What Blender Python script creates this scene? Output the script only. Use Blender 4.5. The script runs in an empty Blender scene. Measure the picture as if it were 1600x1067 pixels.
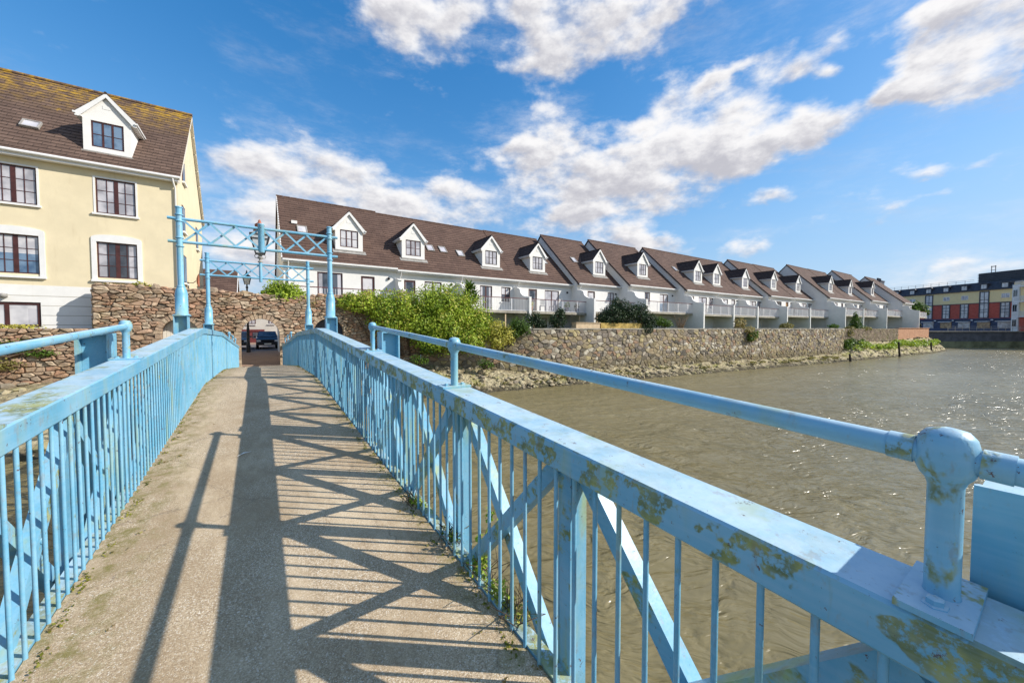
import bpy, math, random
from mathutils import Vector, Matrix
R = math.radians
random.seed(7)
scene = bpy.context.scene
col = scene.collection
E = 4.0                      # eye height above the water (water is z = 0)

# ------------------------------------------------------------------ materials
MATS = {}
class NT:
    def __init__(s, m):
        s.m = m; s.t = m.node_tree; s.n = s.t.nodes; s.l = s.t.links
    def node(s, typ, **kw):
        n = s.n.new(typ)
        for k, v in kw.items():
            if k in n.inputs: 
                if hasattr(v, 'is_output') or isinstance(v, bpy.types.NodeSocket): s.l.new(v, n.inputs[k])
                else: n.inputs[k].default_value = v
            else: setattr(n, k, v)
        return n
    def link(s, a, b): s.l.new(a, b)
    def math(s, op, a, b=None, c=None, clamp=False):
        n = s.n.new('ShaderNodeMath'); n.operation = op; n.use_clamp = clamp
        for i, v in enumerate((a, b, c)):
            if v is None: continue
            if isinstance(v, bpy.types.NodeSocket): s.l.new(v, n.inputs[i])
            else: n.inputs[i].default_value = v
        return n.outputs[0]
    def vmath(s, op, a, b=None, c=None):
        n = s.n.new('ShaderNodeVectorMath'); n.operation = op
        for i, v in enumerate((a, b, c)):
            if v is None: continue
            if isinstance(v, bpy.types.NodeSocket): s.l.new(v, n.inputs[i])
            else: n.inputs[i].default_value = v
        return n
    def mix(s, f, a, b):
        n = s.n.new('ShaderNodeMix'); n.data_type = 'RGBA'
        for sock, v in ((n.inputs[0], f), (n.inputs[6], a), (n.inputs[7], b)):
            if isinstance(v, bpy.types.NodeSocket): s.l.new(v, sock)
            else: sock.default_value = v if not isinstance(v, tuple) or len(v) == 4 else (*v, 1)
        return n.outputs[2]
    def noise(s, vec, scale, detail=4, rough=.6, out=0):
        n = s.n.new('ShaderNodeTexNoise'); n.inputs['Scale'].default_value = scale
        n.inputs['Detail'].default_value = detail; n.inputs['Roughness'].default_value = rough
        if vec is not None: s.l.new(vec, n.inputs['Vector'])
        return n.outputs[out]
    def ramp(s, f, lo, hi, a=0.0, b=1.0):
        n = s.n.new('ShaderNodeMapRange'); n.interpolation_type = 'SMOOTHSTEP'
        s.l.new(f, n.inputs[0])
        n.inputs[1].default_value = lo; n.inputs[2].default_value = hi
        n.inputs[3].default_value = a; n.inputs[4].default_value = b
        return n.outputs[0]
    def scalev(s, vec, v):
        return s.vmath('MULTIPLY', vec, v).outputs[0]
def new_mat(name, rough=.7, spec=.4, metal=0.0):
    m = bpy.data.materials.new(name); m.use_nodes = True
    t = NT(m); b = t.n['Principled BSDF']
    b.inputs['Roughness'].default_value = rough
    b.inputs['Specular IOR Level'].default_value = spec
    b.inputs['Metallic'].default_value = metal
    t.b = b; t.obj = t.node('ShaderNodeTexCoord').outputs['Object']
    MATS[name] = m
    return t
def setcol(t, c): 
    if isinstance(c, tuple): t.b.inputs['Base Color'].default_value = (*c[:3], 1)
    else: t.link(c, t.b.inputs['Base Color'])
def bump(t, h, strength=.4, dist=.02):
    n = t.n.new('ShaderNodeBump'); n.inputs['Strength'].default_value = strength; n.inputs['Distance'].default_value = dist
    t.link(h, n.inputs['Height']); t.link(n.outputs[0], t.b.inputs['Normal'])
def simple(name, c, rough=.7, var=.12, scale=3.0, spec=.4, metal=0.0, bmp=0.0, dirt=None):
    t = new_mat(name, rough, spec, metal)
    f = t.noise(t.obj, scale, 6, .65)
    a = tuple(x * (1 - var) for x in c); b2 = tuple(min(1, x * (1 + var)) for x in c)
    out = t.mix(t.ramp(f, .3, .7), a, b2)
    if dirt:
        st = t.noise(t.scalev(t.obj, (2.2, 2.2, .35)), 1.6, 5, .7)
        out = t.mix(t.ramp(st, .55, .8, 0, dirt[1]), out, dirt[0])
    setcol(t, out)
    if bmp: bump(t, t.noise(t.obj, scale * 14, 4), bmp, .01)
    return MATS[name]

def blue_paint(name, moss_axis, moss_lo, moss_hi, streak=.5):
    t = new_mat(name, .42, .45)
    t.obj = t.node('ShaderNodeNewGeometry').outputs['Position']
    base = t.mix(t.ramp(t.noise(t.obj, 2.3, 6), .35, .65), (.11, .355, .525), (.20, .435, .59))
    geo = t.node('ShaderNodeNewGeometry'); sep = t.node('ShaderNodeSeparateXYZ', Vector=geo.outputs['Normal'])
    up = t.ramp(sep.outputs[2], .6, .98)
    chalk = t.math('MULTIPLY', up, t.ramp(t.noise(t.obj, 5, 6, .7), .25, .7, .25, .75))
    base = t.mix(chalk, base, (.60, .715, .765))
    side = t.math('ABSOLUTE', sep.outputs[0])
    ax = side if moss_axis == 'x' else up if moss_axis == 'z' else t.math('MAXIMUM', side, up)
    mv = t.scalev(t.obj, (2.0, 2.9, 3.2) if moss_axis == 'x' else (2.0, 1.1, 1.0) if moss_axis == 'z' else (6, 6, 4))
    big = t.ramp(t.noise(mv, 2.3, 4, .6), moss_lo, moss_hi)
    fine = t.ramp(t.noise(t.obj, 34, 6, .75), .38, .52)
    moss = t.math('MULTIPLY', t.math('MULTIPLY', big, fine), t.ramp(ax, .4, .9, .15, 1))
    mcol = t.mix(t.ramp(t.noise(t.obj, 14, 3), .35, .65), (.13, .14, .012), (.33, .31, .035))
    base = t.mix(t.math('MULTIPLY', moss, .88), base, mcol)
    green = t.ramp(t.noise(t.scalev(t.obj, (1.5, 1.5, .35)), 3.1, 4, .6), .5, .72, 0, streak)
    base = t.mix(green, base, (.33, .40, .16))
    drip = t.ramp(t.noise(t.scalev(t.obj, (9, 9, 1.1)), 2.2, 5, .7), .60, .76, 0, .45)
    base = t.mix(t.math('MULTIPLY', drip, t.ramp(sep.outputs[2], .3, -.05)), base, (.20, .25, .17))
    rust = t.ramp(t.noise(t.obj, 19, 7, .78), .625, .645)
    halo = t.ramp(t.noise(t.scalev(t.obj, (1, 1, .45)), 19, 4, .7), .57, .68, 0, .35)
    base = t.mix(halo, base, (.26, .19, .13))
    base = t.mix(rust, base, (.09, .035, .03))
    brush = t.ramp(t.noise(t.scalev(t.obj, (30, 1.2, 30)), 2.0, 3, .6), .35, .7, 0, .16)
    base = t.mix(brush, base, (.42, .56, .66))
    speck = t.ramp(t.noise(t.obj, 95, 2, .6), .73, .76, 0, .6)
    base = t.mix(speck, base, (.07, .09, .1))
    setcol(t, base)
    rg = t.mix(moss, (.4, .4, .4), (.9, .9, .9)); t.link(rg, t.b.inputs['Roughness'])
    h = t.math('ADD', t.math('MULTIPLY', t.noise(t.obj, 30, 5), .5), t.math('ADD', moss, t.math('MULTIPLY', rust, -.6)))
    bump(t, h, .25, .006)
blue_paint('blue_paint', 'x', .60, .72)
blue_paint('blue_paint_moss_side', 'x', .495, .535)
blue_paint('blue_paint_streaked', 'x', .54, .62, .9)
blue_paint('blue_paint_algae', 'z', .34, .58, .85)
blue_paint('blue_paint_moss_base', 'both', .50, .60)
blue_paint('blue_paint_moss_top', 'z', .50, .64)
blue_paint('blue_paint_clean', 'z', .8, .9)

def deck_mat():
    t = new_mat('aggregate_concrete', .85, .25)
    v = t.node('ShaderNodeTexVoronoi', Vector=t.obj, Scale=190.0)
    vs = t.node('ShaderNodeSeparateColor', Color=v.outputs['Color'])
    c = t.mix(t.ramp(vs.outputs[0], .1, .9), (.34, .245, .145), (.70, .555, .375))
    fine = t.noise(t.obj, 330, 3, .7)
    c = t.mix(t.ramp(fine, .35, .62, .5, 0), c, (.16, .12, .09))
    white = t.ramp(vs.outputs[1], .9, .95, 0, .7); c = t.mix(white, c, (.86, .80, .68))
    st = t.ramp(t.noise(t.obj, .9, 8, .68), .42, .66, 0, .68); c = t.mix(st, c, (.34, .24, .14))
    st2 = t.ramp(t.noise(t.scalev(t.obj, (1.6, .5, 1)), 1.1, 5, .7), .46, .70, 0, .5); c = t.mix(st2, c, (.70, .56, .38))
    # brownish green grime on the edges of the walkway
    sx = t.node('ShaderNodeSeparateXYZ', Vector=t.obj)
    edge = t.ramp(t.math('ABSOLUTE', t.math('SUBTRACT', sx.outputs[0], .075)), .62, .98)
    grime = t.math('MULTIPLY', edge, t.ramp(t.noise(t.obj, 9, 6, .75), .42, .66, 0, .9))
    c = t.mix(grime, c, (.20, .17, .05))
    # hairline cracks
    cr = t.node('ShaderNodeTexVoronoi', feature='DISTANCE_TO_EDGE', Scale=.55)
    wv = t.vmath('ADD', t.obj, t.scalev(t.noise(t.obj, 3, 5, .7, out=1), (.35, .35, .35))).outputs[0]; t.link(wv, cr.inputs['Vector'])
    crack = t.ramp(cr.outputs['Distance'], .001, .005, .35, 0)
    c = t.mix(crack, c, (.10, .08, .06))
    setcol(t, c)
    h = t.math('ADD', t.math('MULTIPLY', v.outputs['Distance'], -1.2), t.math('MULTIPLY', fine, .8))
    h = t.math('SUBTRACT', h, crack)
    bump(t, h, .45, .004)
deck_mat()

def stone_mat(name, cols, moss=.25, mosscol=(.13, .13, .03), sc=6):
    t = new_mat(name, .9, .2)
    geo = t.node('ShaderNodeNewGeometry'); rnd = geo.outputs['Random Per Island']
    r = t.node('ShaderNodeValToRGB', Fac=rnd); r.color_ramp.interpolation = 'CONSTANT'
    el = r.color_ramp.elements
    for i, c in enumerate(cols):
        e = el[i] if i < 2 else el.new(0)
    for i, c in enumerate(cols):
        el[i].position = i / len(cols); el[i].color = (*c, 1)
    c = r.outputs[0]
    n1 = t.noise(t.obj, sc, 7, .7)
    c = t.mix(t.ramp(n1, .3, .7, .55, 0), c, (.13, .10, .075))
    c = t.mix(t.ramp(t.noise(t.obj, sc * 5, 4, .7), .5, .75, 0, .5), c, (.48, .42, .33))
    if name == 'quay_stone':
        zz = t.node('ShaderNodeSeparateXYZ', Vector=geo.outputs['Position']).outputs[2]
        tide = t.ramp(t.math('ADD', zz, t.math('MULTIPLY', t.noise(t.obj, .8, 5, .7), -1.6)), .1, 1.1, .6, 0)
        c = t.mix(tide, c, (.17, .14, .075))
    lich = t.ramp(t.noise(t.obj, 1.3, 6, .7), .5, .7, 0, moss)
    c = t.mix(lich, c, mosscol)
    setcol(t, c)
    h = t.math('ADD', t.noise(t.obj, 22, 7, .75), t.math('MULTIPLY', n1, .8))
    bump(t, h, .9, .03)
stone_mat('red_rubble_stone', [(.46, .28, .175), (.52, .34, .225), (.37, .24, .15), (.54, .39, .26), (.42, .295, .19), (.48, .275, .17), (.33, .25, .175), (.60, .47, .33)], .28, (.22, .19, .07))
stone_mat('quay_stone', [(.42, .34, .21), (.30, .25, .17), (.50, .42, .27), (.25, .21, .17), (.40, .31, .18), (.52, .43, .22), (.34, .28, .22), (.68, .62, .49), (.39, .25, .16), (.28, .24, .20), (.45, .39, .30), (.13, .12, .10), (.36, .29, .17)], .30, (.20, .17, .06))
stone_mat('weedy_stone', [(.26, .20, .13), (.20, .16, .11), (.32, .25, .17), (.24, .17, .12)], .75, (.15, .16, .03))
stone_mat('bank_rock', [(.42, .35, .22), (.34, .28, .18), (.50, .43, .28), (.25, .21, .15), (.40, .35, .18)], .45, (.32, .29, .08))
stone_mat('arch_stone', [(.55, .40, .26), (.48, .33, .22), (.60, .46, .31), (.43, .30, .20)], .12)
simple('mortar', (.17, .13, .095), .95, .3, 5, .1, bmp=.5)
simple('arch_mortar', (.13, .09, .065), .95, .3, 5, .1, bmp=.5)

def brick_mat(name, c1, c2, mortar, bw, bh, axes=('x', 'z'), ms=.012, rough=.85, patch=None, bmp=.5, kz=1.0):
    t = new_mat(name, rough, .25)
    s = t.node('ShaderNodeSeparateXYZ', Vector=t.obj)
    ix = {'x': 0, 'y': 1, 'z': 2}
    cv = t.node('ShaderNodeCombineXYZ', X=s.outputs[ix[axes[0]]], Y=t.math('MULTIPLY', s.outputs[ix[axes[1]]], kz))
    b = t.node('ShaderNodeTexBrick', Vector=cv.outputs[0], Scale=1.0, offset=.5)
    b.inputs['Color1'].default_value = (*c1, 1); b.inputs['Color2'].default_value = (*c2, 1)
    b.inputs['Mortar'].default_value = (*mortar, 1)
    b.inputs['Mortar Size'].default_value = ms; b.inputs['Brick Width'].default_value = bw; b.inputs['Row Height'].default_value = bh
    b.inputs['Mortar Smooth'].default_value = .3
    c = b.outputs['Color']
    c = t.mix(t.ramp(t.noise(t.obj, 1.4, 6, .7), .35, .7, 0, .4), c, tuple(x * .55 for x in c1))
    c = t.mix(t.ramp(t.noise(t.obj, 11, 5, .7), .5, .75, 0, .3), c, tuple(min(1, x * 1.8) for x in c2))
    if patch:
        pz = t.ramp(s.outputs[2], patch[1], patch[2])
        pn = t.ramp(t.noise(t.scalev(t.obj, (1, 1, 1.6)), 2.6, 8, .75), .42, .62)
        c = t.mix(t.math('MULTIPLY', t.math('MULTIPLY', pz, pn), .9), c, patch[0])
        pn2 = t.ramp(t.noise(t.obj, 1.1, 7, .7), .67, .74, 0, .7)
        c = t.mix(pn2, c, patch[0])
    setcol(t, c)
    h = t.math('SUBTRACT', t.math('MULTIPLY', t.noise(t.obj, 30, 4), .3), b.outputs['Fac'])
    bump(t, h, bmp, .02)
brick_mat('roof_tile', (.100, .060, .045), (.140, .086, .064), (.055, .037, .03), .62, .31, ms=.014, kz=1.45)
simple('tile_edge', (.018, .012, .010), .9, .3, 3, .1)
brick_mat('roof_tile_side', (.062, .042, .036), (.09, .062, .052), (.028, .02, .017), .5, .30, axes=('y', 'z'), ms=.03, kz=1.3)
brick_mat('roof_tile_lichen', (.112, .072, .054), (.16, .104, .078), (.06, .042, .034), .42, .29, ms=.014, kz=1.37, patch=((.44, .26, .02), 10.6, 13.5))
brick_mat('paving_brick', (.30, .20, .14), (.36, .245, .175), (.20, .14, .10), .22, .11, axes=('x', 'y'), ms=.006)
brick_mat('orange_brick', (.42, .19, .10), (.52, .27, .15), (.36, .27, .19), .45, .15, ms=.02)
brick_mat('red_brick', (.54, .10, .07), (.60, .13, .09), (.46, .14, .11), .5, .16, ms=.015)

simple('white_render', (.74, .725, .69), .8, .05, 1.2, .2, bmp=.15, dirt=((.60, .56, .48), .22))
simple('shaded_side_render', (.74, .74, .73), .8, .05, 1.2, .2, bmp=.15, dirt=((.55, .52, .46), .25))
simple('cream_render', (.69, .595, .405), .85, .05, 1.1, .2, bmp=.25, dirt=((.50, .40, .24), .38))
simple('white_trim', (.72, .71, .69), .5, .05, 2, .4)
simple('white_metal', (.78, .76, .75), .45, .06, 2, .4)
simple('brown_frame', (.062, .020, .018), .5, .3, 4, .4)
simple('dark_frame', (.045, .028, .026), .5, .3, 4, .4)
simple('maroon_rail', (.11, .03, .032), .5, .2, 4, .4)
simple('timber_door', (.30, .13, .05), .6, .2, 5, .3)
simple('lead_flashing', (.30, .285, .26), .7, .2, 5, .3)
simple('dark_metal', (.02, .02, .022), .5, .2, 5, .5)
simple('slate_dark', (.045, .050, .066), .55, .25, 2, .4)
simple('grey_cladding', (.07, .075, .09), .6, .2, 1.5, .4)
simple('hotel_cream', (.88, .68, .36), .85, .05, .6, .2)
simple('navy_front', (.03, .05, .12), .4, .3, 1, .5)
simple('copper_rust', (.33, .12, .07), .7, .35, 14, .3)
simple('terracotta', (.42, .17, .08), .8, .2, 8, .3)
simple('concrete', (.36, .33, .27), .9, .25, 1.5, .2, bmp=.4, dirt=((.20, .18, .07), .6))
simple('dark_quay', (.085, .088, .10), .8, .3, .8, .3)
simple('mossy_quay', (.13, .135, .075), .9, .5, .5, .2, dirt=((.16, .19, .05), .8))
simple('timber_beige', (.55, .42, .27), .8, .15, 4, .2)
simple('timber_yellow', (.42, .30, .09), .8, .3, 3, .2)
simple('pine', (.28, .19, .11), .85, .3, 6, .2)
simple('bark', (.11, .075, .05), .9, .35, 9, .2, bmp=.5)
simple('twig', (.24, .17, .11), .9, .3, 9, .2)
simple('dark_stake', (.035, .03, .025), .9, .4, 6, .2)
simple('road_asphalt', (.12, .11, .11), .9, .2, 4, .2)
simple('soil', (.14, .11, .06), .95, .4, 2, .1, bmp=.6)
simple('garden_grass', (.10, .12, .035), .95, .4, 2, .1, bmp=.6)
simple('car_navy', (.012, .018, .035), .22, .25, 3, .6)
simple('car_grey', (.10, .12, .15), .25, .2, 3, .6)
simple('car_red', (.30, .012, .018), .25, .2, 3, .6)
simple('tyre', (.015, .015, .016), .9, .2, 6, .2)
simple('rim', (.45, .45, .46), .35, .1, 5, .5, metal=.8)
simple('lamp_lens', (.75, .76, .78), .1, .05, 5, .8)
simple('plate_white', (.8, .78, .7), .4, .03, 5, .4)
simple('shop_red', (.13, .028, .028), .5, .15, 2, .4)
simple('grey_render', (.50, .47, .42), .9, .08, .8, .2, dirt=((.38, .34, .28), .4))
simple('curtain', (.70, .68, .66), .9, .15, 9, .1)
simple('feather', (.82, .82, .80), .8, .04, 20, .2)
simple('pot_blue', (.05, .06, .13), .5, .2, 4, .4)
simple('dark_void', (.012, .012, .016), .9, .2, 2, .1)
simple('gate_cream', (.66, .61, .52), .7, .1, 3, .2)

def glass_mat(name, a, b, rough=.06, sc=1.3, spec=.8):
    t = new_mat(name, rough, spec)
    f = t.noise(t.obj, sc, 3, .5)
    setcol(t, t.mix(t.ramp(f, .38, .62), a, b))
    bump(t, t.noise(t.obj, .9, 2), .06, .02)
glass_mat('pane_dark', (.025, .03, .04), (.08, .09, .11))
glass_mat('pane_net', (.30, .29, .31), (.52, .50, .52))
glass_mat('pane_pale', (.42, .41, .43), (.62, .60, .60))
glass_mat('pane_blue', (.05, .10, .18), (.16, .24, .34))
glass_mat('pane_warm', (.16, .08, .03), (.38, .22, .09))
glass_mat('lantern_glass', (.55, .58, .60), (.78, .80, .80), .12)
glass_mat('windscreen', (.02, .03, .045), (.06, .09, .13))

def leaf_mat(name, cols, rough=.5):
    t = new_mat(name, rough, .3)
    geo = t.node('ShaderNodeNewGeometry')
    r = t.node('ShaderNodeValToRGB', Fac=geo.outputs['Random Per Island'])
    el = r.color_ramp.elements
    for i, c in enumerate(cols):
        if i >= 2: el.new(i / (len(cols) - 1))
    for i, c in enumerate(cols):
        el[i].position = i / (len(cols) - 1); el[i].color = (*c, 1)
    clump = t.ramp(t.noise(t.obj, 1.3, 4, .6), .35, .65, 0, .45)
    c = t.mix(clump, r.outputs[0], tuple(x * 1.5 for x in cols[-1]))
    setcol(t, c)
    tr = t.node('ShaderNodeBsdfTranslucent'); t.link(c, tr.inputs['Color'])
    ms = t.node('ShaderNodeMixShader'); ms.inputs[0].default_value = .36
    t.link(t.b.outputs[0], ms.inputs[1]); t.link(tr.outputs[0], ms.inputs[2])
    t.link(ms.outputs[0], t.n['Material Output'].inputs['Surface'])
leaf_mat('leaf_bright', [(.055, .125, .015), (.16, .27, .022), (.27, .39, .035), (.40, .47, .05)])
leaf_mat('leaf_yellow', [(.14, .17, .02), (.32, .34, .04), (.48, .46, .06), (.58, .52, .14)])
leaf_mat('leaf_mid', [(.022, .06, .012), (.06, .12, .018), (.11, .18, .022)])
leaf_mat('leaf_dark', [(.010, .024, .012), (.022, .045, .020), (.045, .075, .03)])
leaf_mat('leaf_olive', [(.08, .075, .02), (.16, .15, .035), (.26, .23, .06)])
leaf_mat('leaf_autumn', [(.13, .09, .03), (.26, .19, .06), (.34, .30, .12)])
leaf_mat('leaf_pink', [(.5, .36, .36), (.68, .58, .55), (.4, .33, .25)])
leaf_mat('moss', [(.06, .08, .01), (.17, .18, .02), (.26, .24, .03)])

def water_mat():
    t = new_mat('river_water', .24, .5)
    t.b.inputs['IOR'].default_value = 1.42
    big = t.noise(t.obj, .035, 4, .6)
    near = t.mix(t.ramp(big, .35, .65), (.180, .147, .066), (.245, .206, .108))
    d = t.vmath('LENGTH', t.obj).outputs[1]
    setcol(t, near)
    cr, sr = math.cos(R(40)), math.sin(R(40))
    wob = t.vmath('ADD', t.obj, t.scalev(t.vmath('SUBTRACT', t.noise(t.obj, .45, 3, .55, out=1), (.5,.5,.5)).outputs[0], (1.5, 1.5, 0))).outputs[0]
    along = t.vmath('DOT_PRODUCT', wob, (cr, -sr, 0)).outputs[1]; across = t.vmath('DOT_PRODUCT', wob, (sr, cr, 0)).outputs[1]
    def ripple(k, f, det): return t.noise(t.node('ShaderNodeCombineXYZ', X=t.math('MULTIPLY', along, k*f), Y=t.math('MULTIPLY', across, k)).outputs[0], 1.0, det, .5)
    r1 = t.math('ABSOLUTE', t.math('SUBTRACT', ripple(3.6, .36, 3), .5))
    h = t.math('MULTIPLY', t.math('SQRT', t.math('ADD', t.math('MULTIPLY', r1, r1), .004)), -.27)
    h = t.math('ADD', h, t.math('MULTIPLY', ripple(1.7, .42, 3), .20))
    h = t.math('ADD', h, t.math('MULTIPLY', ripple(9.0, .45, 3), .034))
    h = t.math('ADD', h, t.math('MULTIPLY', ripple(.5, .5, 2), .20))
    calm = t.ramp(t.noise(t.scalev(t.obj, (.5, 1.3, 1)), .10, 4, .6), .36, .64, .55, 1.15)
    n = t.n.new('ShaderNodeBump'); n.inputs['Distance'].default_value = 1.0; n.inputs['Strength'].default_value = 1.0
    t.link(t.math('MULTIPLY', h, calm), n.inputs['Height']); t.link(n.outputs[0], t.b.inputs['Normal'])
water_mat()
def bank_mat():
    t = new_mat('bank_mud', .95, .15)
    n = t.noise(t.obj, 1.6, 8, .72)
    c = t.mix(t.ramp(n, .32, .68), (.24, .19, .11), (.54, .47, .30))
    c = t.mix(t.ramp(t.noise(t.obj, .7, 6, .7), .5, .66, 0, .75), c, (.26, .26, .055))
    s = t.node('ShaderNodeSeparateXYZ', Vector=t.obj)
    wet = t.ramp(t.math('ADD', s.outputs[2], t.math('MULTIPLY', t.math('SUBTRACT', n, .5), .5)), .08, .38, .85, 0)
    c = t.mix(wet, c, (.05, .042, .028))
    setcol(t, c)
    v = t.node('ShaderNodeTexVoronoi', Vector=t.obj, Scale=4.5)
    bump(t, t.math('ADD', t.math('MULTIPLY', t.noise(t.obj, 9, 7, .75), 1.0), v.outputs['Distance']), 1.0, .12)
bank_mat()

# ------------------------------------------------------------------ mesh helpers
class MB:
    def __init__(s): s.v = []; s.f = []; s.m = []; s.sm = []
    def add(s, vs, fs, mi=0, smooth=False):
        o = len(s.v); s.v.extend(tuple(p) for p in vs)
        for f in fs: s.f.append(tuple(o + i for i in f)); s.m.append(mi); s.sm.append(smooth)
    def box(s, x0, x1, y0, y1, z0, z1, mi=0):
        s.add([(x0,y0,z0),(x1,y0,z0),(x1,y1,z0),(x0,y1,z0),(x0,y0,z1),(x1,y0,z1),(x1,y1,z1),(x0,y1,z1)],
              [(0,3,2,1),(4,5,6,7),(0,1,5,4),(1,2,6,5),(2,3,7,6),(3,0,4,7)], mi)
    def quad(s, a, b, c, d, mi=0): s.add([a,b,c,d], [(0,1,2,3)], mi)
    def bar(s, p, q, w, h, up=(0,0,1), mi=0):
        p = Vector(p); q = Vector(q); d = (q-p).normalized(); u = Vector(up)
        if abs(d.dot(u)) > .99: u = Vector((1,0,0))
        r = d.cross(u).normalized(); u = r.cross(d).normalized()
        vs = []
        for c in (p, q):
            for a, b in ((-1,-1),(1,-1),(1,1),(-1,1)): vs.append(c + r*(a*w/2) + u*(b*h/2))
        s.add(vs, [(0,1,2,3),(7,6,5,4),(0,4,5,1),(1,5,6,2),(2,6,7,3),(3,7,4,0)], mi)
    def tube(s, path, r, n=10, mi=0, cap=True, r2=None):
        path = [Vector(p) for p in path]; k = len(path); rings = []
        prev = None
        for i, p in enumerate(path):
            d = (path[min(i+1,k-1)] - path[max(i-1,0)]).normalized()
            u = prev if prev is not None else (Vector((0,0,1)) if abs(d.z) < .9 else Vector((1,0,0)))
            a = d.cross(u).normalized(); u = a.cross(d).normalized(); prev = u
            rr = r if r2 is None else r + (r2 - r) * i / (k-1)
            rings.append([p + a*(rr*math.cos(2*math.pi*j/n)) + u*(rr*math.sin(2*math.pi*j/n)) for j in range(n)])
        vs = [v for ring in rings for v in ring]; fs = []
        for i in range(k-1):
            for j in range(n): fs.append((i*n+j, i*n+(j+1)%n, (i+1)*n+(j+1)%n, (i+1)*n+j))
        s.add(vs, fs, mi, True)
        if cap:
            s.add(rings[0], [tuple(range(n))[::-1]], mi); s.add(rings[-1], [tuple(range(n))], mi)
    def lathe(s, c, prof, n=16, mi=0, smooth=True):
        vs = []; fs = []
        for (r, z) in prof:
            for j in range(n): vs.append((c[0]+r*math.cos(2*math.pi*j/n), c[1]+r*math.sin(2*math.pi*j/n), c[2]+z))
        for i in range(len(prof)-1):
            for j in range(n): fs.append((i*n+j, i*n+(j+1)%n, (i+1)*n+(j+1)%n, (i+1)*n+j))
        s.add(vs, fs, mi, smooth)
        k = len(prof)-1
        s.add([vs[k*n+j] for j in range(n)], [tuple(range(n))], mi); s.add([vs[j] for j in range(n)], [tuple(range(n))[::-1]], mi)
    def prism(s, poly, fn, a, b, mi=0):
        # poly: 2-D outline; fn(u, v, w) -> 3-D; extruded from w = a to w = b
        n = len(poly); vs = [fn(u, v, a) for u, v in poly] + [fn(u, v, b) for u, v in poly]
        s.add(vs, [tuple(range(n)), tuple(range(2*n-1, n-1, -1))] + [(i, i+n, (i+1)%n+n, (i+1)%n) for i in range(n)], mi)
    def sweep(s, sec, path, mi=0):
        # sec: (x, dz) outline, path: (y, z)
        n = len(sec); vs = [(x, y, z+dz) for (y, z) in path for (x, dz) in sec]; fs = []
        for i in range(len(path)-1):
            for j in range(n): fs.append((i*n+j, i*n+(j+1)%n, (i+1)*n+(j+1)%n, (i+1)*n+j))
        fs.append(tuple(range(n))); fs.append(tuple(range((len(path)-1)*n, len(path)*n))[::-1])
        s.add(vs, fs, mi)
    def build(s, name, mats, parent=None, local=False):
        me = bpy.data.meshes.new(name)
        o = bpy.data.objects.new(name, me); col.objects.link(o)
        off = Vector((0,0,0))
        if parent is not None:
            o.parent = parent
            if not local:
                p = parent
                while p is not None: off += p.location; p = p.parent
        me.from_pydata([(v[0]-off.x, v[1]-off.y, v[2]-off.z) for v in s.v], [], s.f)
        if not isinstance(mats, (list, tuple)): mats = [mats]
        for m in mats: me.materials.append(MATS[m])
        me.polygons.foreach_set('material_index', s.m); me.polygons.foreach_set('use_smooth', s.sm)
        me.update()
        import bmesh
        bm = bmesh.new(); bm.from_mesh(me); bmesh.ops.recalc_face_normals(bm, faces=bm.faces); bm.to_mesh(me); bm.free()
        return o
def tag(o, label, cat, group=None, kind=None):
    o['label'] = label; o['category'] = cat
    if group: o['group'] = group
    if kind: o['kind'] = kind
    return o
def thing(name, label, cat, loc=(0,0,0), group=None, rz=0):
    o = bpy.data.objects.new(name, None); col.objects.link(o); o.location = loc; o.rotation_euler = (0,0,rz)
    o.empty_display_size = .3
    return tag(o, label, cat, group)
def struct(o, label=None):
    o['kind'] = 'structure'
    if label: o['label'] = label
    return o
def copy_tree(o, parent=None, depth=0):
    c = o.copy(); col.objects.link(c); c.parent = parent
    for ch in [x for x in bpy.data.objects if x.parent == o]: copy_tree(ch, c, depth+1)
    return c
def lerp_path(P, x):
    if x <= P[0][0]: 
        a, b = P[0], P[1]
    elif x >= P[-1][0]:
        a, b = P[-2], P[-1]
    else:
        for a, b in zip(P, P[1:]):
            if a[0] <= x <= b[0]: break
    return a[1] + (b[1]-a[1])*(x-a[0])/(b[0]-a[0])

# ------------------------------------------------------------------ footbridge
RT = [(-3.2, -.765), (.0, -.565), (4.9, -.275), (9.55, .01), (14.2, -.12), (18.9, -.49), (24.95, -.96)]
def rail_z(y): return E + lerp_path(RT, y)
def deck_z(y): return rail_z(y) - 1.12
Y0, Y1 = -2.9, 24.95
def ypath(f, y0=Y0, y1=Y1):
    ys = sorted(set([y0, y1] + [p[0] for p in RT if y0 < p[0] < y1]))
    out = []
    for y in ys:
        if y0 < y < y1: out += [y-.28, y, y+.28]       # ease each bend a little
        else: out.append(y)
    def g(y):
        return (f(y-.28) + 2*f(y) + f(y+.28))/4
    return [(y, g(y)) for y in out]
bridge = thing('footbridge', 'humped concrete walkway of the blue footbridge running to the stone arch', 'footbridge', (0.075, 11, E-1.2))
m = MB(); m.sweep([(-.93, 0), (1.08, 0), (1.08, -.14), (-.93, -.14)], ypath(deck_z)); deck = m.build('deck', 'aggregate_concrete', bridge)
for x in (-.95, 1.10):
    m = MB(); m.sweep([(x-.06, -.145), (x+.06, -.145), (x+.06, -.42), (x-.06, -.42)], ypath(deck_z)); m.build('girder', 'blue_paint', bridge)
for y in (9.55, 14.2):
    m = MB(); m.box(-1.0, 1.15, y-.25, y+.25, -1.5, deck_z(y)-.43); m.build('pier', 'concrete', bridge)

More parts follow.
